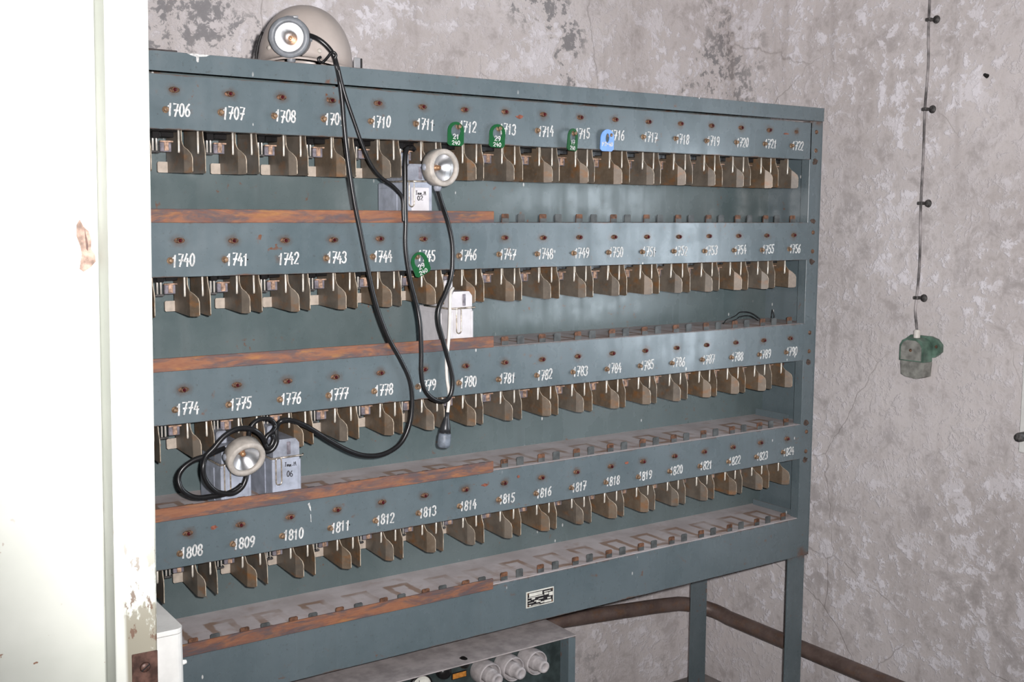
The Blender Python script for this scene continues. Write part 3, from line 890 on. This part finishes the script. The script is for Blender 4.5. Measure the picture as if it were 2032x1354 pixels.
# ------------------------------------------------------------------ cap lamps
def battery(parent, x0, x1, y0, y1, zb, mat='battery', body_h=0.088, number=None, bail='right', loopx=None, panel=False, post=True):
    """battery box with lid, contact post and wire bail; world coordinates"""
    bx = MB().mat(mat).box(x0, x1, y0, y1, zb, zb + body_h, 0.003, seg=2)
    # raised corner ribs on the front and a step on the side
    bx.box(x0 - 0.001, x0 + 0.006, y0 - 0.0015, y0 + 0.006, zb, zb + body_h - 0.006, 0.001)
    bx.box(x1 - 0.005, x1 + 0.001, y0 - 0.0015, y0 + 0.006, zb, zb + body_h - 0.006, 0.001)
    bx.box(x0 - 0.0012, x0 + 0.002, y0 + 0.038, y1 - 0.004, zb, zb + body_h - 0.012, 0.0008)
    b = rel(parent, bx.obj('battery_case'))
    off = -(Vector(parent.location) + Vector(b.location))
    def sub(mb, name):
        o = mb.obj(name); o.parent = b; return o
    zl = zb + body_h + 0.0015
    lid = MB().mat('battery_lid' if mat == 'battery' else mat)
    lid.prism([(x0 + 0.002, zl), (x1 - 0.001, zl), (x1 - 0.001, zl + 0.026), (x1 - 0.009, zl + 0.036), (x0 + 0.010, zl + 0.036), (x0 + 0.002, zl + 0.026)], 'y', y0 + 0.001, y1 - 0.012)
    if post:
        lid.box(x0 + 0.004, x0 + 0.026, y0 + 0.030, y1 - 0.02, zl + 0.030, zl + 0.060, 0.003)
    lid.mat('greymetal').box(x0 + 0.032, x0 + 0.040, y0 - 0.0008, y0 + 0.003, zl + 0.004, zl + 0.030, 0.001)
    sub(lid, 'lid')
    zw = zb + body_h + 0.0005
    wr = MB().mat('bail').tube([(x0 - 0.002, y1 - 0.03, zw), (x0 - 0.0025, y0 - 0.003, zw), (x1 + 0.004, y0 - 0.0035, zw + 0.001), (x1 + 0.008, y0 + 0.004, zw + 0.001)], 0.0021, 8)
    lx = loopx if loopx is not None else x0 + 0.012
    hh = body_h * 0.62
    lp = [(lx - 0.006, zw - 0.004)] + [(lx - 0.006, zw - hh * 0.6)] + arc(lx, zw - hh + 0.006, 0.006, 0.006, 180, 360, 6) + [(lx + 0.006, zw - hh * 0.5), (lx + 0.006, zw - 0.004)] + arc(lx, zw - 0.004, 0.006, 0.005, 0, 180, 6)[1:-1]
    wr.tube([(a, y0 - 0.0035, c) for a, c in lp], 0.0016, 8, closed=True)
    sub(wr, 'wire_bail')
    if panel:
        pm = MB().mat('battery_white').box(x0 + 0.013, x1 - 0.006, y0 - 0.0016, y0 + 0.001, zb + 0.002, zb + body_h - 0.012, 0.0006)
        sub(pm, 'label_panel')
    if number:
        random.seed(len(number) * 7 + int(number))
        tx = MB().mat('ink')
        xm = x0 + (x1 - x0) * (0.5 if panel else 0.56)
        text(tx, 'Jmm.M', xm - 0.008, zb + body_h - 0.027 + (0 if panel else 0.008), 0.0085, y0 - 0.0022, width=0.025, w=0.0013, jitter=0.1)
        text(tx, number, xm - 0.004, zb + body_h - 0.039 + (0 if panel else -0.001), 0.0095 if panel else 0.012, y0 - 0.0022, width=0.014, w=0.0016, jitter=0.08)
        sub(tx, 'marker_writing')
    return b

def headpiece(parent, front, axis, R=0.038, depth=0.04, bez='bezel', upv=(0, 0, 1)):
    """lamp head: front = centre of the lens rim, axis = the way it shines"""
    ax = Vector(axis).normalized()
    f = Vector(front)
    k = R / 0.038
    hb = MB().mat('battery_lid' if bez == 'bezel' else bez)
    hb.lathe([(0, -depth - 0.014 * k), (0.018 * k, -depth - 0.012 * k), (0.026 * k, -depth), (0.034 * k, -depth + 0.010 * k), (0.034 * k, -0.012 * k)], f, ax, 24)
    # side lugs and cable boss
    u = Vector((0, 0, 1)).cross(ax).normalized(); v = ax.cross(u)
    for s in (-1, 1):
        c = f + u * s * 0.036 * k - ax * 0.020 * k
        hb.lathe([(0, 0.006 * k), (0.006 * k, 0.005 * k), (0.0075 * k, 0), (0.0075 * k, -0.008 * k), (0, -0.009 * k)], c, u * s, 12)
    hb.lathe([(0.0085 * k, 0), (0.0085 * k, 0.012 * k), (0.006 * k, 0.018 * k), (0, 0.018 * k)], f - v * 0.030 * k - ax * 0.024 * k, -v, 12)
    h = rel(parent, hb.obj('headpiece'))
    def sub(mb, name, label=None):
        o = mb.obj(name); o.parent = h
        if label: o['label'] = label
        return o
    bz = MB().mat(bez)
    bz.lathe([(0.035 * k, -0.030 * k), (0.0385 * k, -0.028 * k), (0.0385 * k, -0.003 * k), (0.037 * k, 0.0), (0.030 * k, 0.001 * k), (0.0275 * k, -0.001 * k), (0.027 * k, -0.006 * k), (0.030 * k, -0.010 * k)], f, ax, 32)
    sub(bz, 'bezel')
    rf = MB().mat('reflector')
    prof = [(0.0285 * k * t, (-0.006 - 0.020 * (1 - t * t)) * k) for t in (1.0, 0.9, 0.8, 0.68, 0.55, 0.42, 0.3, 0.18)]
    rf.lathe(prof, f, ax, 28)
    rf.mat('bulb').lathe([(0.0055 * k, -0.0255 * k), (0.0048 * k, -0.019 * k), (0, -0.018 * k)], f, ax, 12)
    sub(rf, 'reflector', 'mirror reflector with bulb')
    ls = MB().mat('lens').lathe([(0.0283 * k, -0.0040 * k), (0.020 * k, -0.0028 * k), (0.010 * k, -0.0022 * k), (0, -0.002 * k), ], f, ax, 24)
    sub(ls, 'lens')
    return h

def cable(parent, pts, r=0.0050, mat='cable', name='cable', sub=6, seg=10):
    return rel(parent, MB().mat(mat).tube(smooth_path(pts, sub), r, seg).obj(name))

SH2, SH3, SH4 = SHZ[0], SHZ[1], SHZ[2]

# lamp whose headpiece is clipped to the helmet; its battery stands on the third shelf
HF = Vector((-0.59, -0.81, 0)).normalized()
la = empty('cap_lamp', (0.21, 0.06, SH4))
tag(la, 'grey cap lamp clipped to the helmet, its long cable running to battery 06', 'lamp', 'miners cap lamps on the rack')
battery(la, 0.180, 0.240, 0.012, 0.135, SH4, number='06')
headpiece(la, [(0.2361, 0.0220, 1.9209)][0], (-0.53, -0.845, -0.03), R=0.0395, bez='bezel_grey', depth=0.036)
cable(la, [(0.2749, 0.0300, 1.9285), (0.2776, 0.0120, 1.9254), (0.2862, -0.0020, 1.9186), (0.2984, -0.0080, 1.9092), (0.3103, -0.0100, 1.8973), (0.3178, -0.0100, 1.8862), (0.3211, -0.0140, 1.8684), (0.3272, -0.0120, 1.8445), (0.3332, -0.0120, 1.8004), (0.3379, -0.0120, 1.7410), (0.3459, -0.0120, 1.6711), (0.3573, -0.0120, 1.6005), (0.3691, -0.0120, 1.5444), (0.3832, -0.0120, 1.4772), (0.4032, -0.0120, 1.3932), (0.4296, -0.0120, 1.3233), (0.4615, -0.0120, 1.2678), (0.4831, -0.0120, 1.2229), (0.4889, -0.0120, 1.1733), (0.4812, -0.0120, 1.1248), (0.4601, -0.0120, 1.0888), (0.4236, -0.0120, 1.0712), (0.3855, -0.0120, 1.0703), (0.3471, -0.0120, 1.0823), (0.3017, -0.0120, 1.1087), (0.2630, -0.0120, 1.1360), (0.2358, -0.0120, 1.1533), (0.2089, -0.0120, 1.1643), (0.1899, -0.0140, 1.1645), (0.1825, -0.0080, 1.1521), (0.1812, -0.0080, 1.1379), (0.1819, -0.0080, 1.1236), (0.1764, -0.0080, 1.1119), (0.1686, -0.0060, 1.1053), (0.1604, 0.0000, 1.1032)])
cable(la, [(0.3179, -0.0120, 1.8860), (0.3224, -0.0180, 1.8632), (0.3328, -0.0160, 1.8277), (0.3434, -0.0160, 1.7958), (0.3585, -0.0160, 1.7567), (0.3738, -0.0160, 1.7172), (0.3938, -0.0160, 1.6764), (0.4155, -0.0160, 1.6515), (0.4446, -0.0160, 1.6325), (0.4634, -0.0160, 1.6141), (0.4680, -0.0160, 1.5996), (0.4679, -0.0160, 1.5787), (0.4689, -0.0160, 1.5599)], r=0.0038, name='cable_strand')
# tie twisted round the two strands, with a loose end over the brim
cable(la, [(0.2941, 0.0000, 1.8844), (0.2887, 0.0000, 1.8811), (0.2907, 0.0000, 1.8754), (0.2983, 0.0000, 1.8750), (0.3045, -0.0080, 1.8834), (0.3095, -0.0140, 1.8919), (0.3141, -0.0180, 1.8928), (0.3184, -0.0180, 1.8873), (0.3159, -0.0160, 1.8795), (0.3171, -0.0200, 1.8675), (0.3203, -0.0200, 1.8579)], r=0.0028, name='cable_tie')

# lamp hanging in front of its battery in the upper row
lb = empty('cap_lamp', (0.52, 0.06, SH2))
tag(lb, 'cream cap lamp hanging in front of battery 02 below the top row', 'lamp', 'miners cap lamps on the rack')
battery(lb, 0.489, 0.551, 0.010, 0.137, SH2, number='02', panel=True, body_h=0.086)
headpiece(lb, (0.541, -0.064, 1.672), (0.12, -1, -0.02), R=0.0385)
cable(lb, [(0.5211, 0.0300, 1.7137), (0.5029, 0.0150, 1.7166), (0.4828, -0.0060, 1.7096), (0.4757, -0.0120, 1.6904), (0.4743, -0.0140, 1.6539), (0.4739, -0.0140, 1.6018), (0.4737, -0.0160, 1.5599), (0.4722, -0.0160, 1.5178), (0.4755, -0.0160, 1.4809), (0.4848, -0.0160, 1.4329), (0.5003, -0.0160, 1.3789), (0.5052, -0.0200, 1.3359), (0.5073, -0.0200, 1.2817), (0.5071, -0.0200, 1.2383), (0.5143, -0.0200, 1.2028), (0.5342, -0.0200, 1.1802), (0.5620, -0.0200, 1.1711), (0.5799, -0.0200, 1.1839), (0.5851, -0.0200, 1.2190), (0.5737, -0.0200, 1.2641), (0.5587, -0.0220, 1.3092), (0.5488, -0.0220, 1.3446), (0.5502, -0.0220, 1.3750), (0.5666, -0.0220, 1.4069), (0.5806, -0.0220, 1.4412), (0.5845, -0.0220, 1.4758), (0.5834, -0.0220, 1.5169), (0.5734, -0.0220, 1.5578), (0.5537, -0.0300, 1.5972), (0.5392, -0.0360, 1.6286), (0.5344, -0.0360, 1.6495)], r=0.0052)

# lamp lying in its coiled cable in the third row
lc = empty('cap_lamp', (0.10, 0.06, SH4))
tag(lc, 'cream cap lamp lying in coiled black cable left of battery 06', 'lamp', 'miners cap lamps on the rack')
battery(lc, 0.074, 0.134, 0.014, 0.137, SH4)
headpiece(lc, [(0.0999, -0.0620, 1.1046)][0], (0.04, -0.93, -0.40), R=0.0375)
cable(lc, [(0.1106, -0.0300, 1.0814), (0.1047, -0.0420, 1.0685), (0.0950, -0.0450, 1.0505), (0.0796, -0.0450, 1.0407), (0.0636, -0.0450, 1.0410), (0.0440, -0.0450, 1.0476), (0.0287, -0.0450, 1.0634), (0.0204, -0.0450, 1.0811), (0.0190, -0.0450, 1.0997), (0.0270, -0.0400, 1.1172), (0.0420, -0.0400, 1.1310), (0.0623, -0.0400, 1.1512), (0.0845, -0.0400, 1.1625), (0.1067, -0.0400, 1.1631), (0.1259, -0.0400, 1.1562), (0.1439, -0.0300, 1.1396), (0.1647, 0.0000, 1.1098)])
cable(lc, [(0.0699, -0.0200, 1.1243), (0.0500, -0.0280, 1.1211), (0.0307, -0.0320, 1.1163), (0.0053, -0.0320, 1.1106), (-0.0162, -0.0320, 1.0968), (-0.0244, -0.0320, 1.0795), (-0.0205, -0.0360, 1.0595), (-0.0047, -0.0360, 1.0447), (0.0135, -0.0360, 1.0382), (0.0380, -0.0360, 1.0377), (0.0628, -0.0360, 1.0382), (0.0816, -0.0400, 1.0444), (0.0941, -0.0450, 1.0546)], name='cable_loop')
cable(lc, [(0.1237, -0.0100, 1.1364), (0.1243, -0.0120, 1.1508), (0.1319, -0.0120, 1.1640), (0.1445, -0.0120, 1.1718), (0.1592, -0.0120, 1.1723), (0.1717, -0.0120, 1.1670), (0.1778, -0.0120, 1.1552), (0.1696, -0.0160, 1.1456), (0.1589, -0.0160, 1.1376), (0.1544, -0.0160, 1.1260), (0.1584, -0.0160, 1.1154), (0.1669, -0.0160, 1.1185), (0.1724, -0.0160, 1.1301), (0.1695, -0.0160, 1.1405)], r=0.0044, name='cable_loop')

# pale battery with a white lead in the second row
ld = empty('cap_lamp', (0.62, 0.06, SH3))
tag(ld, 'off-white lamp battery with a white lead and grey plug below the second row', 'lamp', 'miners cap lamps on the rack')
battery(ld, 0.598, 0.656, 0.010, 0.150, SH3, mat='battery_white', body_h=0.089, loopx=0.618)
cable(ld, [(0.6015, 0.0040, 1.4152), (0.5890, -0.0060, 1.4052), (0.5852, -0.0100, 1.3748), (0.5838, -0.0100, 1.3309), (0.5798, -0.0100, 1.2870), (0.5759, -0.0100, 1.2596), (0.5747, -0.0140, 1.2213), (0.5797, -0.0140, 1.1876), (0.5783, -0.0140, 1.1598), (0.5744, -0.0140, 1.1367)], r=0.0036, mat='cable_white')
A = [(0.5757, -0.0140, 1.1455), (0.5718, -0.0140, 1.1213), (0.5692, -0.0140, 1.0992), (0.5652, -0.0140, 1.0671)]
pv = [Vector(a) for a in A]
pg = MB().mat('black_plug').tube([pv[0], pv[0].lerp(pv[1], 0.45), pv[0].lerp(pv[1], 0.6), pv[1], pv[1].lerp(pv[2], .5), pv[2].lerp(pv[1], .05)], 0.006, 16, rr=[0.0048, 0.005, 0.0062, 0.0090, 0.0118, 0.0122])
pg.tube([pv[2].lerp(pv[1], .12), pv[2]], 0.0128, 16)
pg.mat('plug_grey').tube([pv[2], pv[2].lerp(pv[3], .12), pv[2].lerp(pv[3], .75), pv[2].lerp(pv[3], .93), pv[3]], 0.013, 16, rr=[0.0125, 0.0145, 0.0145, 0.0125, 0.008])
rel(ld, pg.obj('plug'))['label'] = 'slate grey round plug'

# ------------------------------------------------------------------ helmet on top of the rack
hx, hy, hz = 0.322, 0.135, 1.8695
hel = empty('safety_helmet', (hx, hy, hz))
tag(hel, 'cream miners safety helmet resting on top of the rack', 'helmet')
HS = Vector((-HF.y, HF.x, 0))     # sideways
bmh = bmesh.new()
NS, NR = 48, 14
rings = []
for j in range(NR + 1):
    t = j / NR
    ph = t * math.pi / 2
    ring = []
    for i in range(NS):
        a = 2 * math.pi * i / NS
        rad = math.sin(ph) ** 0.92
        fwd = math.cos(a); sd = math.sin(a)
        rf_ = 0.118 if fwd > 0 else 0.122
        p = HF * (fwd * rf_ * rad) + HS * (sd * 0.0965 * rad)
        z = 0.012 + 0.124 * math.cos(ph) ** 0.95 if math.cos(ph) > 1e-6 else 0.012
        ring.append(bmh.verts.new((p.x, p.y, z)))
        if j == 0: break
    rings.append(ring)
# brim: flares out, arched up at the front
for out_, dz, in ((1.05, -0.004), (1.12, -0.008), (1.115, -0.011), (1.0, -0.009)):
    ring = []
    for i in range(NS):
        a = 2 * math.pi * i / NS
        fwd = math.cos(a); sd = math.sin(a)
        rf_ = 0.118 if fwd > 0 else 0.122
        ext = 1 + (out_ - 1) * (1.0 if fwd > 0.2 else 0.55)
        p = HF * (fwd * rf_ * ext) + HS * (sd * 0.0965 * (1 + (out_ - 1) * 0.5))
        lift = 0.010 * max(0, fwd) ** 3
        ring.append(bmh.verts.new((p.x, p.y, 0.012 + dz + lift)))
    rings.append(ring)
for A_, B_ in zip(rings, rings[1:]):
    for i in range(NS):
        i2 = (i + 1) % NS
        if len(A_) == 1: f_ = bmh.faces.new((A_[0], B_[i], B_[i2]))
        else: f_ = bmh.faces.new((A_[i], B_[i], B_[i2], A_[i2]))
        f_.smooth = True
bmesh.ops.recalc_face_normals(bmh, faces=bmh.faces)
me = bpy.data.meshes.new('shell'); bmh.to_mesh(me); bmh.free(); me.materials.append(M['helmet'])
sho = link('shell', me, hel)
def hpt(fw, sd, z): 
    p = HF * fw + HS * sd
    return Vector((p.x, p.y, z))
# lamp bracket, dark band, side clip, rivets
MB().mat('silver').tube([hpt(0.108, -0.03, 0.088), hpt(0.122, -0.01, 0.093), hpt(0.126, 0.012, 0.092)], 0.003, 8).tube([hpt(0.104, -0.030, 0.05), hpt(0.108, 0, 0.052), hpt(0.104, 0.030, 0.05)], 0.004, 8).obj('lamp_bracket', hel)
MB().mat('helmet_dark').tube([hpt(0.02 + 0.0 * s, -0.1005 * math.cos(math.radians(s)), 0.012 + 0.130 * math.sin(math.radians(s))) for s in range(2, 34, 5)], 0.0026, 6).obj('edge_trim', hel)
c0 = hpt(-0.02, 0.101, 0)
MB().mat('silver').box(c0.x - 0.004, c0.x + 0.011, c0.y - 0.003, c0.y + 0.003, 0.0, 0.034, 0.0015).mat('helmet_dark').box(c0.x + 0.0115, c0.x + 0.015, c0.y - 0.003, c0.y + 0.003, 0.0, 0.033, 0.001).obj('side_clip', hel)
for fw, sd, z in ((0.1035, 0.05, 0.030), (0.1035, -0.052, 0.036)):
    p = hpt(fw, sd, z)
    MB().mat('bezel').lathe([(0, 0.003), (0.004, 0.002), (0.005, 0)], p, HF + HS * (0.6 if sd > 0 else -0.6), 10).obj('rivet', hel)

# dark flat sheet scrap lying on the rack's top at the left
o = MB().mat('dark_board').box(-0.2, 0.035, 0.07, 0.16, 1.8695, 1.8715, mtx=Matrix.Translation((0, 0, 0))).box(-0.2, 0.030, 0.07, 0.073, 1.8715, 1.8825, 0.0005).obj('metal_scrap')
tag(o, 'dark thin sheet metal scrap lying on the rack top at its left end', 'scrap')

# ------------------------------------------------------------------ tags on the pegs
def tag_shape(w, h, hole_rx, hole_ry, hole_z, top_r):
    """outline with an arched top and a round hole; origin at the hole's top, hanging down"""
    n = 28
    out, inn = [], []
    for i in range(n):
        a = 2 * math.pi * i / n
        ca, sa = math.cos(a), math.sin(a)
        inn.append((hole_rx * ca, hole_z + hole_ry * sa))
        # superellipse-like outer: arch above, square below
        if sa >= 0:
            out.append((w / 2 * ca, hole_z + top_r * sa))
        else:
            s = 1 / max(abs(ca) / (w / 2), abs(sa) / (h - top_r))
            ox, oz = s * ca, s * sa
            out.append((max(-w / 2, min(w / 2, ox)), hole_z + oz))
    return out, inn
def hang_tag(mat, num, sub_, peg, ang, yaw, label, shift=0.0, hole=(0.0125, 0.014), w=0.042, h=0.051, smudge=False):
    root = empty('number_tag', peg)
    tag(root, label, 'tag', 'plastic number tags on the pegs')
    top_r = 0.020
    hz_ = -hole[1]
    out, inn = tag_shape(w, h, hole[0], hole[1], hz_, top_r)
    mb = MB().mat(mat)
    T = 0.0022
    sets = []
    for yy in (-T / 2, T / 2):
        sets.append(([mb.bm.verts.new((p[0] + shift, yy, p[1])) for p in out], [mb.bm.verts.new((p[0] + shift, yy, p[1])) for p in inn]))
    fs = []
    n = len(out)
    (o0, i0), (o1, i1) = sets
    for k in range(n):
        k2 = (k + 1) % n
        fs.append(mb.bm.faces.new((o0[k], o0[k2], i0[k2], i0[k])))
        fs.append(mb.bm.faces.new((o1[k], i1[k], i1[k2], o1[k2])))
        fs.append(mb.bm.faces.new((o0[k], o1[k], o1[k2], o0[k2])))
        fs.append(mb.bm.faces.new((i0[k], i0[k2], i1[k2], i1[k])))
    mb._tag(fs)
    b = mb.obj('tag_body', root)
    tx = MB().mat('white_number')
    zt = hz_ - (h - top_r)
    random.seed(3)
    if smudge:
        text(tx, num, shift - 0.016, zt + 0.013, 0.0085, -T / 2 - 0.0004, width=0.034, w=0.0022, jitter=0.12)
    else:
        text(tx, num, shift - 0.0075, zt + 0.0145, 0.0105, -T / 2 - 0.0004, width=0.017, w=0.0019)
        text(tx, sub_, shift - 0.010, zt + 0.0025, 0.0085, -T / 2 - 0.0004, width=0.022, w=0.0017)
    tx.obj('tag_print', root)
    root.rotation_euler = (math.radians(3), math.radians(ang), math.radians(yaw))
    return root
def pegpos(r, k, dy=-0.0062): return (k * PITCH - 0.016, dy, ROWZ[r] - 0.037 + 0.003)
hang_tag('green_tag', '21', '240', pegpos(0, 6), 0, 3, 'upright green plastic tag printed 21 over 240 in the top row', shift=-0.011)
hang_tag('green_tag', '29', '240', pegpos(0, 7), 2, 1, 'dark green plastic tag printed 29 over 240 in the top row', shift=-0.008)
hang_tag('green_tag', '17', '240', pegpos(0, 9), 2, 20, 'green plastic tag printed 17 over 240 beside the blue tag', shift=-0.013)
hang_tag('blue_tag', 'P2-40', '', pegpos(0, 10), 0, 3, 'sky blue plastic tag with a small keyhole on the top row', shift=-0.013, hole=(0.006, 0.0105), smudge=True)
hang_tag('green_tag', '29', '240', pegpos(1, 5), -24, 3, 'light green plastic tag printed 29 over 240 hanging askew in the second row', shift=-0.003)

# ------------------------------------------------------------------ power unit under the rack
pu = empty('power_unit', (0.43, 0.2, 0))
tag(pu, 'dusty dark green power unit with porcelain fuse holders standing under the rack', 'power unit')
ux0, ux1, uy0, uy1, uz1 = -0.10, 0.957, 0.012, 0.40, 0.55
rel(pu, MB().mat('paint').box(ux1 - 0.021, ux1, uy0, uy1, 0, uz1 - 0.003, 0.001).box(ux0, ux0 + 0.02, uy0, uy1, 0, uz1 - 0.003, 0.001).box(ux0 + 0.02, ux1 - 0.021, uy1 - 0.004, uy1, 0, uz1 - 0.003).obj('body'))
rel(pu, MB().mat('dustgrey').box(ux0 - 0.001, ux1 + 0.001, uy0 - 0.002, uy1 + 0.002, uz1 - 0.003, uz1 + 0.0, 0.0006).obj('top_sheet'))
fp = rel(pu, MB().mat('unit_dark').box(ux0 + 0.02, ux1 - 0.021, 0.046, 0.049, 0.0, uz1 - 0.003).obj('front_panel'))
rel(pu, MB().mat('bail').box(0.66, ux1 - 0.045, 0.030, 0.033, uz1 - 0.010, uz1 - 0.006).obj('guide_rail'))
for x in (0.7003, 0.7658, 0.8332):
    z = 0.509
    b = MB().mat('porcelain').lathe([(0.0285, -0.046), (0.0295, -0.040), (0.0295, -0.004), (0.0285, 0.0), (0.0270, 0.0), (0.0262, -0.004), (0.0262, -0.034), (0.0, -0.034)], (x, 0.0, z), (0, -1, 0), 26)
    bo = rel(pu, b.obj('fuse_base'))
    cp = MB().mat('porcelain').lathe([(0.0180, -0.034), (0.0180, 0.002), (0.0170, 0.004), (0.0150, 0.006), (0.0150, 0.024), (0.0138, 0.029), (0.0090, 0.030), (0.0082, 0.027), (0, 0.027)], (x, 0.0, z), (0, -1, 0), 24)
    co = cp.obj('fuse_cap'); co.parent = bo
    co.location = (0, 0, 0)
for x, z, r_ in ((0.596, 0.531, 0.018), (0.650, 0.540, 0.013)):
    rel(pu, MB().mat('bakelite').lathe([(r_, 0), (r_, 0.010), (r_ * 0.8, 0.018), (r_ * 0.3, 0.021), (0, 0.021)], (x, 0.046, z), (0, -1, 0), 18).obj('control_knob'))
lab = rel(pu, MB().mat('bakelite').box(0.620, 0.6615, 0.0435, 0.046, 0.502, 0.5185, 0.001).mat('orange').box(0.6225, 0.659, 0.0425, 0.0436, 0.504, 0.5165, 0.0003).obj('indicator_label'))
lab['label'] = 'small orange label in a black frame'
rel(pu, MB().mat('bakelite').lathe([(0.030, 0), (0.030, 0.008), (0.027, 0.010), (0.026, 0.008)], (0.536, 0.046, 0.508), (0, -1, 0), 26).mat('plate_white').lathe([(0.0262, 0.0078), (0, 0.0078)], (0.536, 0.046, 0.508), (0, -1, 0), 26).mat('ink').box(0.530, 0.531, 0.037, 0.0382, 0.500, 0.526).obj('gauge'))

# ------------------------------------------------------------------ wall switch and its cable
sw = empty('wall_switch', (WX, -0.21, 1.137))
tag(sw, 'dusty green cast rotary switch box fixed to the right-hand plaster wall', 'switch')
mb = MB().mat('switch_green')
# mounting plate against the wall, with an ear towards the room
mb.prism([(-0.262, 1.203), (-0.272, 1.212), (-0.272, 1.232), (-0.258, 1.246), (-0.238, 1.252), (-0.176, 1.252), (-0.160, 1.24), (-0.160, 1.195), (-0.25, 1.195)], 'x', WX - 0.012, WX - 0.0005)
rel(sw, mb.obj('mounting_plate'))
mb = MB().mat('switch_green')
body = [(-0.247, 1.184), (-0.247, 1.226), (-0.238, 1.240), (-0.224, 1.247), (-0.192, 1.247), (-0.178, 1.240), (-0.170, 1.226), (-0.170, 1.184)]
mb.prism(body, 'x', WX - 0.050, WX - 0.012)
rel(sw, mb.obj('box'))
fr_ = [(-0.240, 1.187), (-0.240, 1.222), (-0.232, 1.235), (-0.221, 1.241), (-0.195, 1.241), (-0.184, 1.235), (-0.177, 1.222), (-0.177, 1.187)]
rel(sw, MB().mat('switch_dust').prism(fr_, 'x', WX - 0.054, WX - 0.0502).obj('front_cover'))
mb = MB().mat('switch_dust')
mb.prism([(-0.242, 1.143), (-0.245, 1.183), (-0.172, 1.183), (-0.175, 1.146), (-0.19, 1.140), (-0.225, 1.137)], 'x', WX - 0.047, WX - 0.008)
rel(sw, mb.obj('lower_cover'))
rel(sw, MB().mat('cable_white').lathe([(0.009, 0), (0.009, 0.020), (0.006, 0.023)], (WX - 0.026, -0.206, 1.246), (0, 0, 1), 12).obj('cable_gland'))
for x_, y, z in ((0.012, -0.258, 1.226), (0.054, -0.208, 1.214)):
    rel(sw, MB().mat('rustscrew').lathe([(0, 0.003), (0.0035, 0.002), (0.0045, 0)], (WX - x_, y, z), (-1, 0, 0), 10).obj('screw'))
wc = empty('wall_cable', (WX, -0.19, 1.28))
tag(wc, 'thin grey cable clipped vertically up the right wall from the switch', 'cable')
pts = [(WX - 0.026, -0.206, 1.266), (WX - 0.018, -0.192, 1.32), (WX - 0.014, -0.1915, 1.354), (WX - 0.010, -0.193, 1.45), (WX - 0.014, -0.1915, 1.611), (WX - 0.010, -0.190, 1.73), (WX - 0.014, -0.191, 1.862), (WX - 0.010, -0.1925, 1.98), (WX - 0.014, -0.191, 2.097), (WX - 0.010, -0.190, 2.4), (WX - 0.010, -0.19, 2.9)]
rel(wc, MB().mat('wallcable').tube(smooth_path(pts, 5), 0.0034, 8).obj('cable_run'))
for z in (2.097, 1.862, 1.611, 1.354):
    c = MB().mat('clip').lathe([(0.011, 0), (0.010, 0.003), (0.0, 0.004)], (WX - 0.0005, -0.205, z), (-1, 0, 0), 14)
    c.box(WX - 0.020, WX - 0.002, -0.198, -0.182, z - 0.004, z + 0.005, 0.002)
    rel(wc, c.obj('cable_clip'))
o = MB().mat('hole').lathe([(0, 0.0), (0.006, 0.001), (0.004, 0.012), (0, 0.016)], (WX + 0.001, -0.362, 1.933), (-1, 0.25, 0.4), 8).obj('wall_plug')
tag(o, 'small dark wooden plug stub sticking out of the right wall, high up', 'plug')

# loose wire scrap on the second shelf's right end
wz = SHZ[1]
ws = MB().mat('cable').tube(smooth_path([(1.515, 0.09, wz + 0.003), (1.535, 0.10, wz + 0.012), (1.55, 0.09, wz + 0.020), (1.575, 0.10, wz + 0.024), (1.600, 0.11, wz + 0.030), (1.628, 0.10, wz + 0.028), (1.650, 0.09, wz + 0.014), (1.660, 0.085, wz + 0.002)], 5), 0.0013, 6)
ws.tube(smooth_path([(1.53, 0.11, wz + 0.002), (1.56, 0.085, wz + 0.014), (1.585, 0.10, wz + 0.018), (1.615, 0.09, wz + 0.021), (1.66, 0.10, wz + 0.004)], 5), 0.0012, 6)
ws.tube([(1.692, 0.08, wz + 0.012), (1.700, 0.085, wz + 0.034), (1.704, 0.08, wz + 0.018), (1.700, 0.08, wz + 0.001)], 0.0013, 6)
o = ws.obj('wire_scrap')
tag(o, 'tangle of thin black wire lying on the third shelf down at its right end', 'wire')
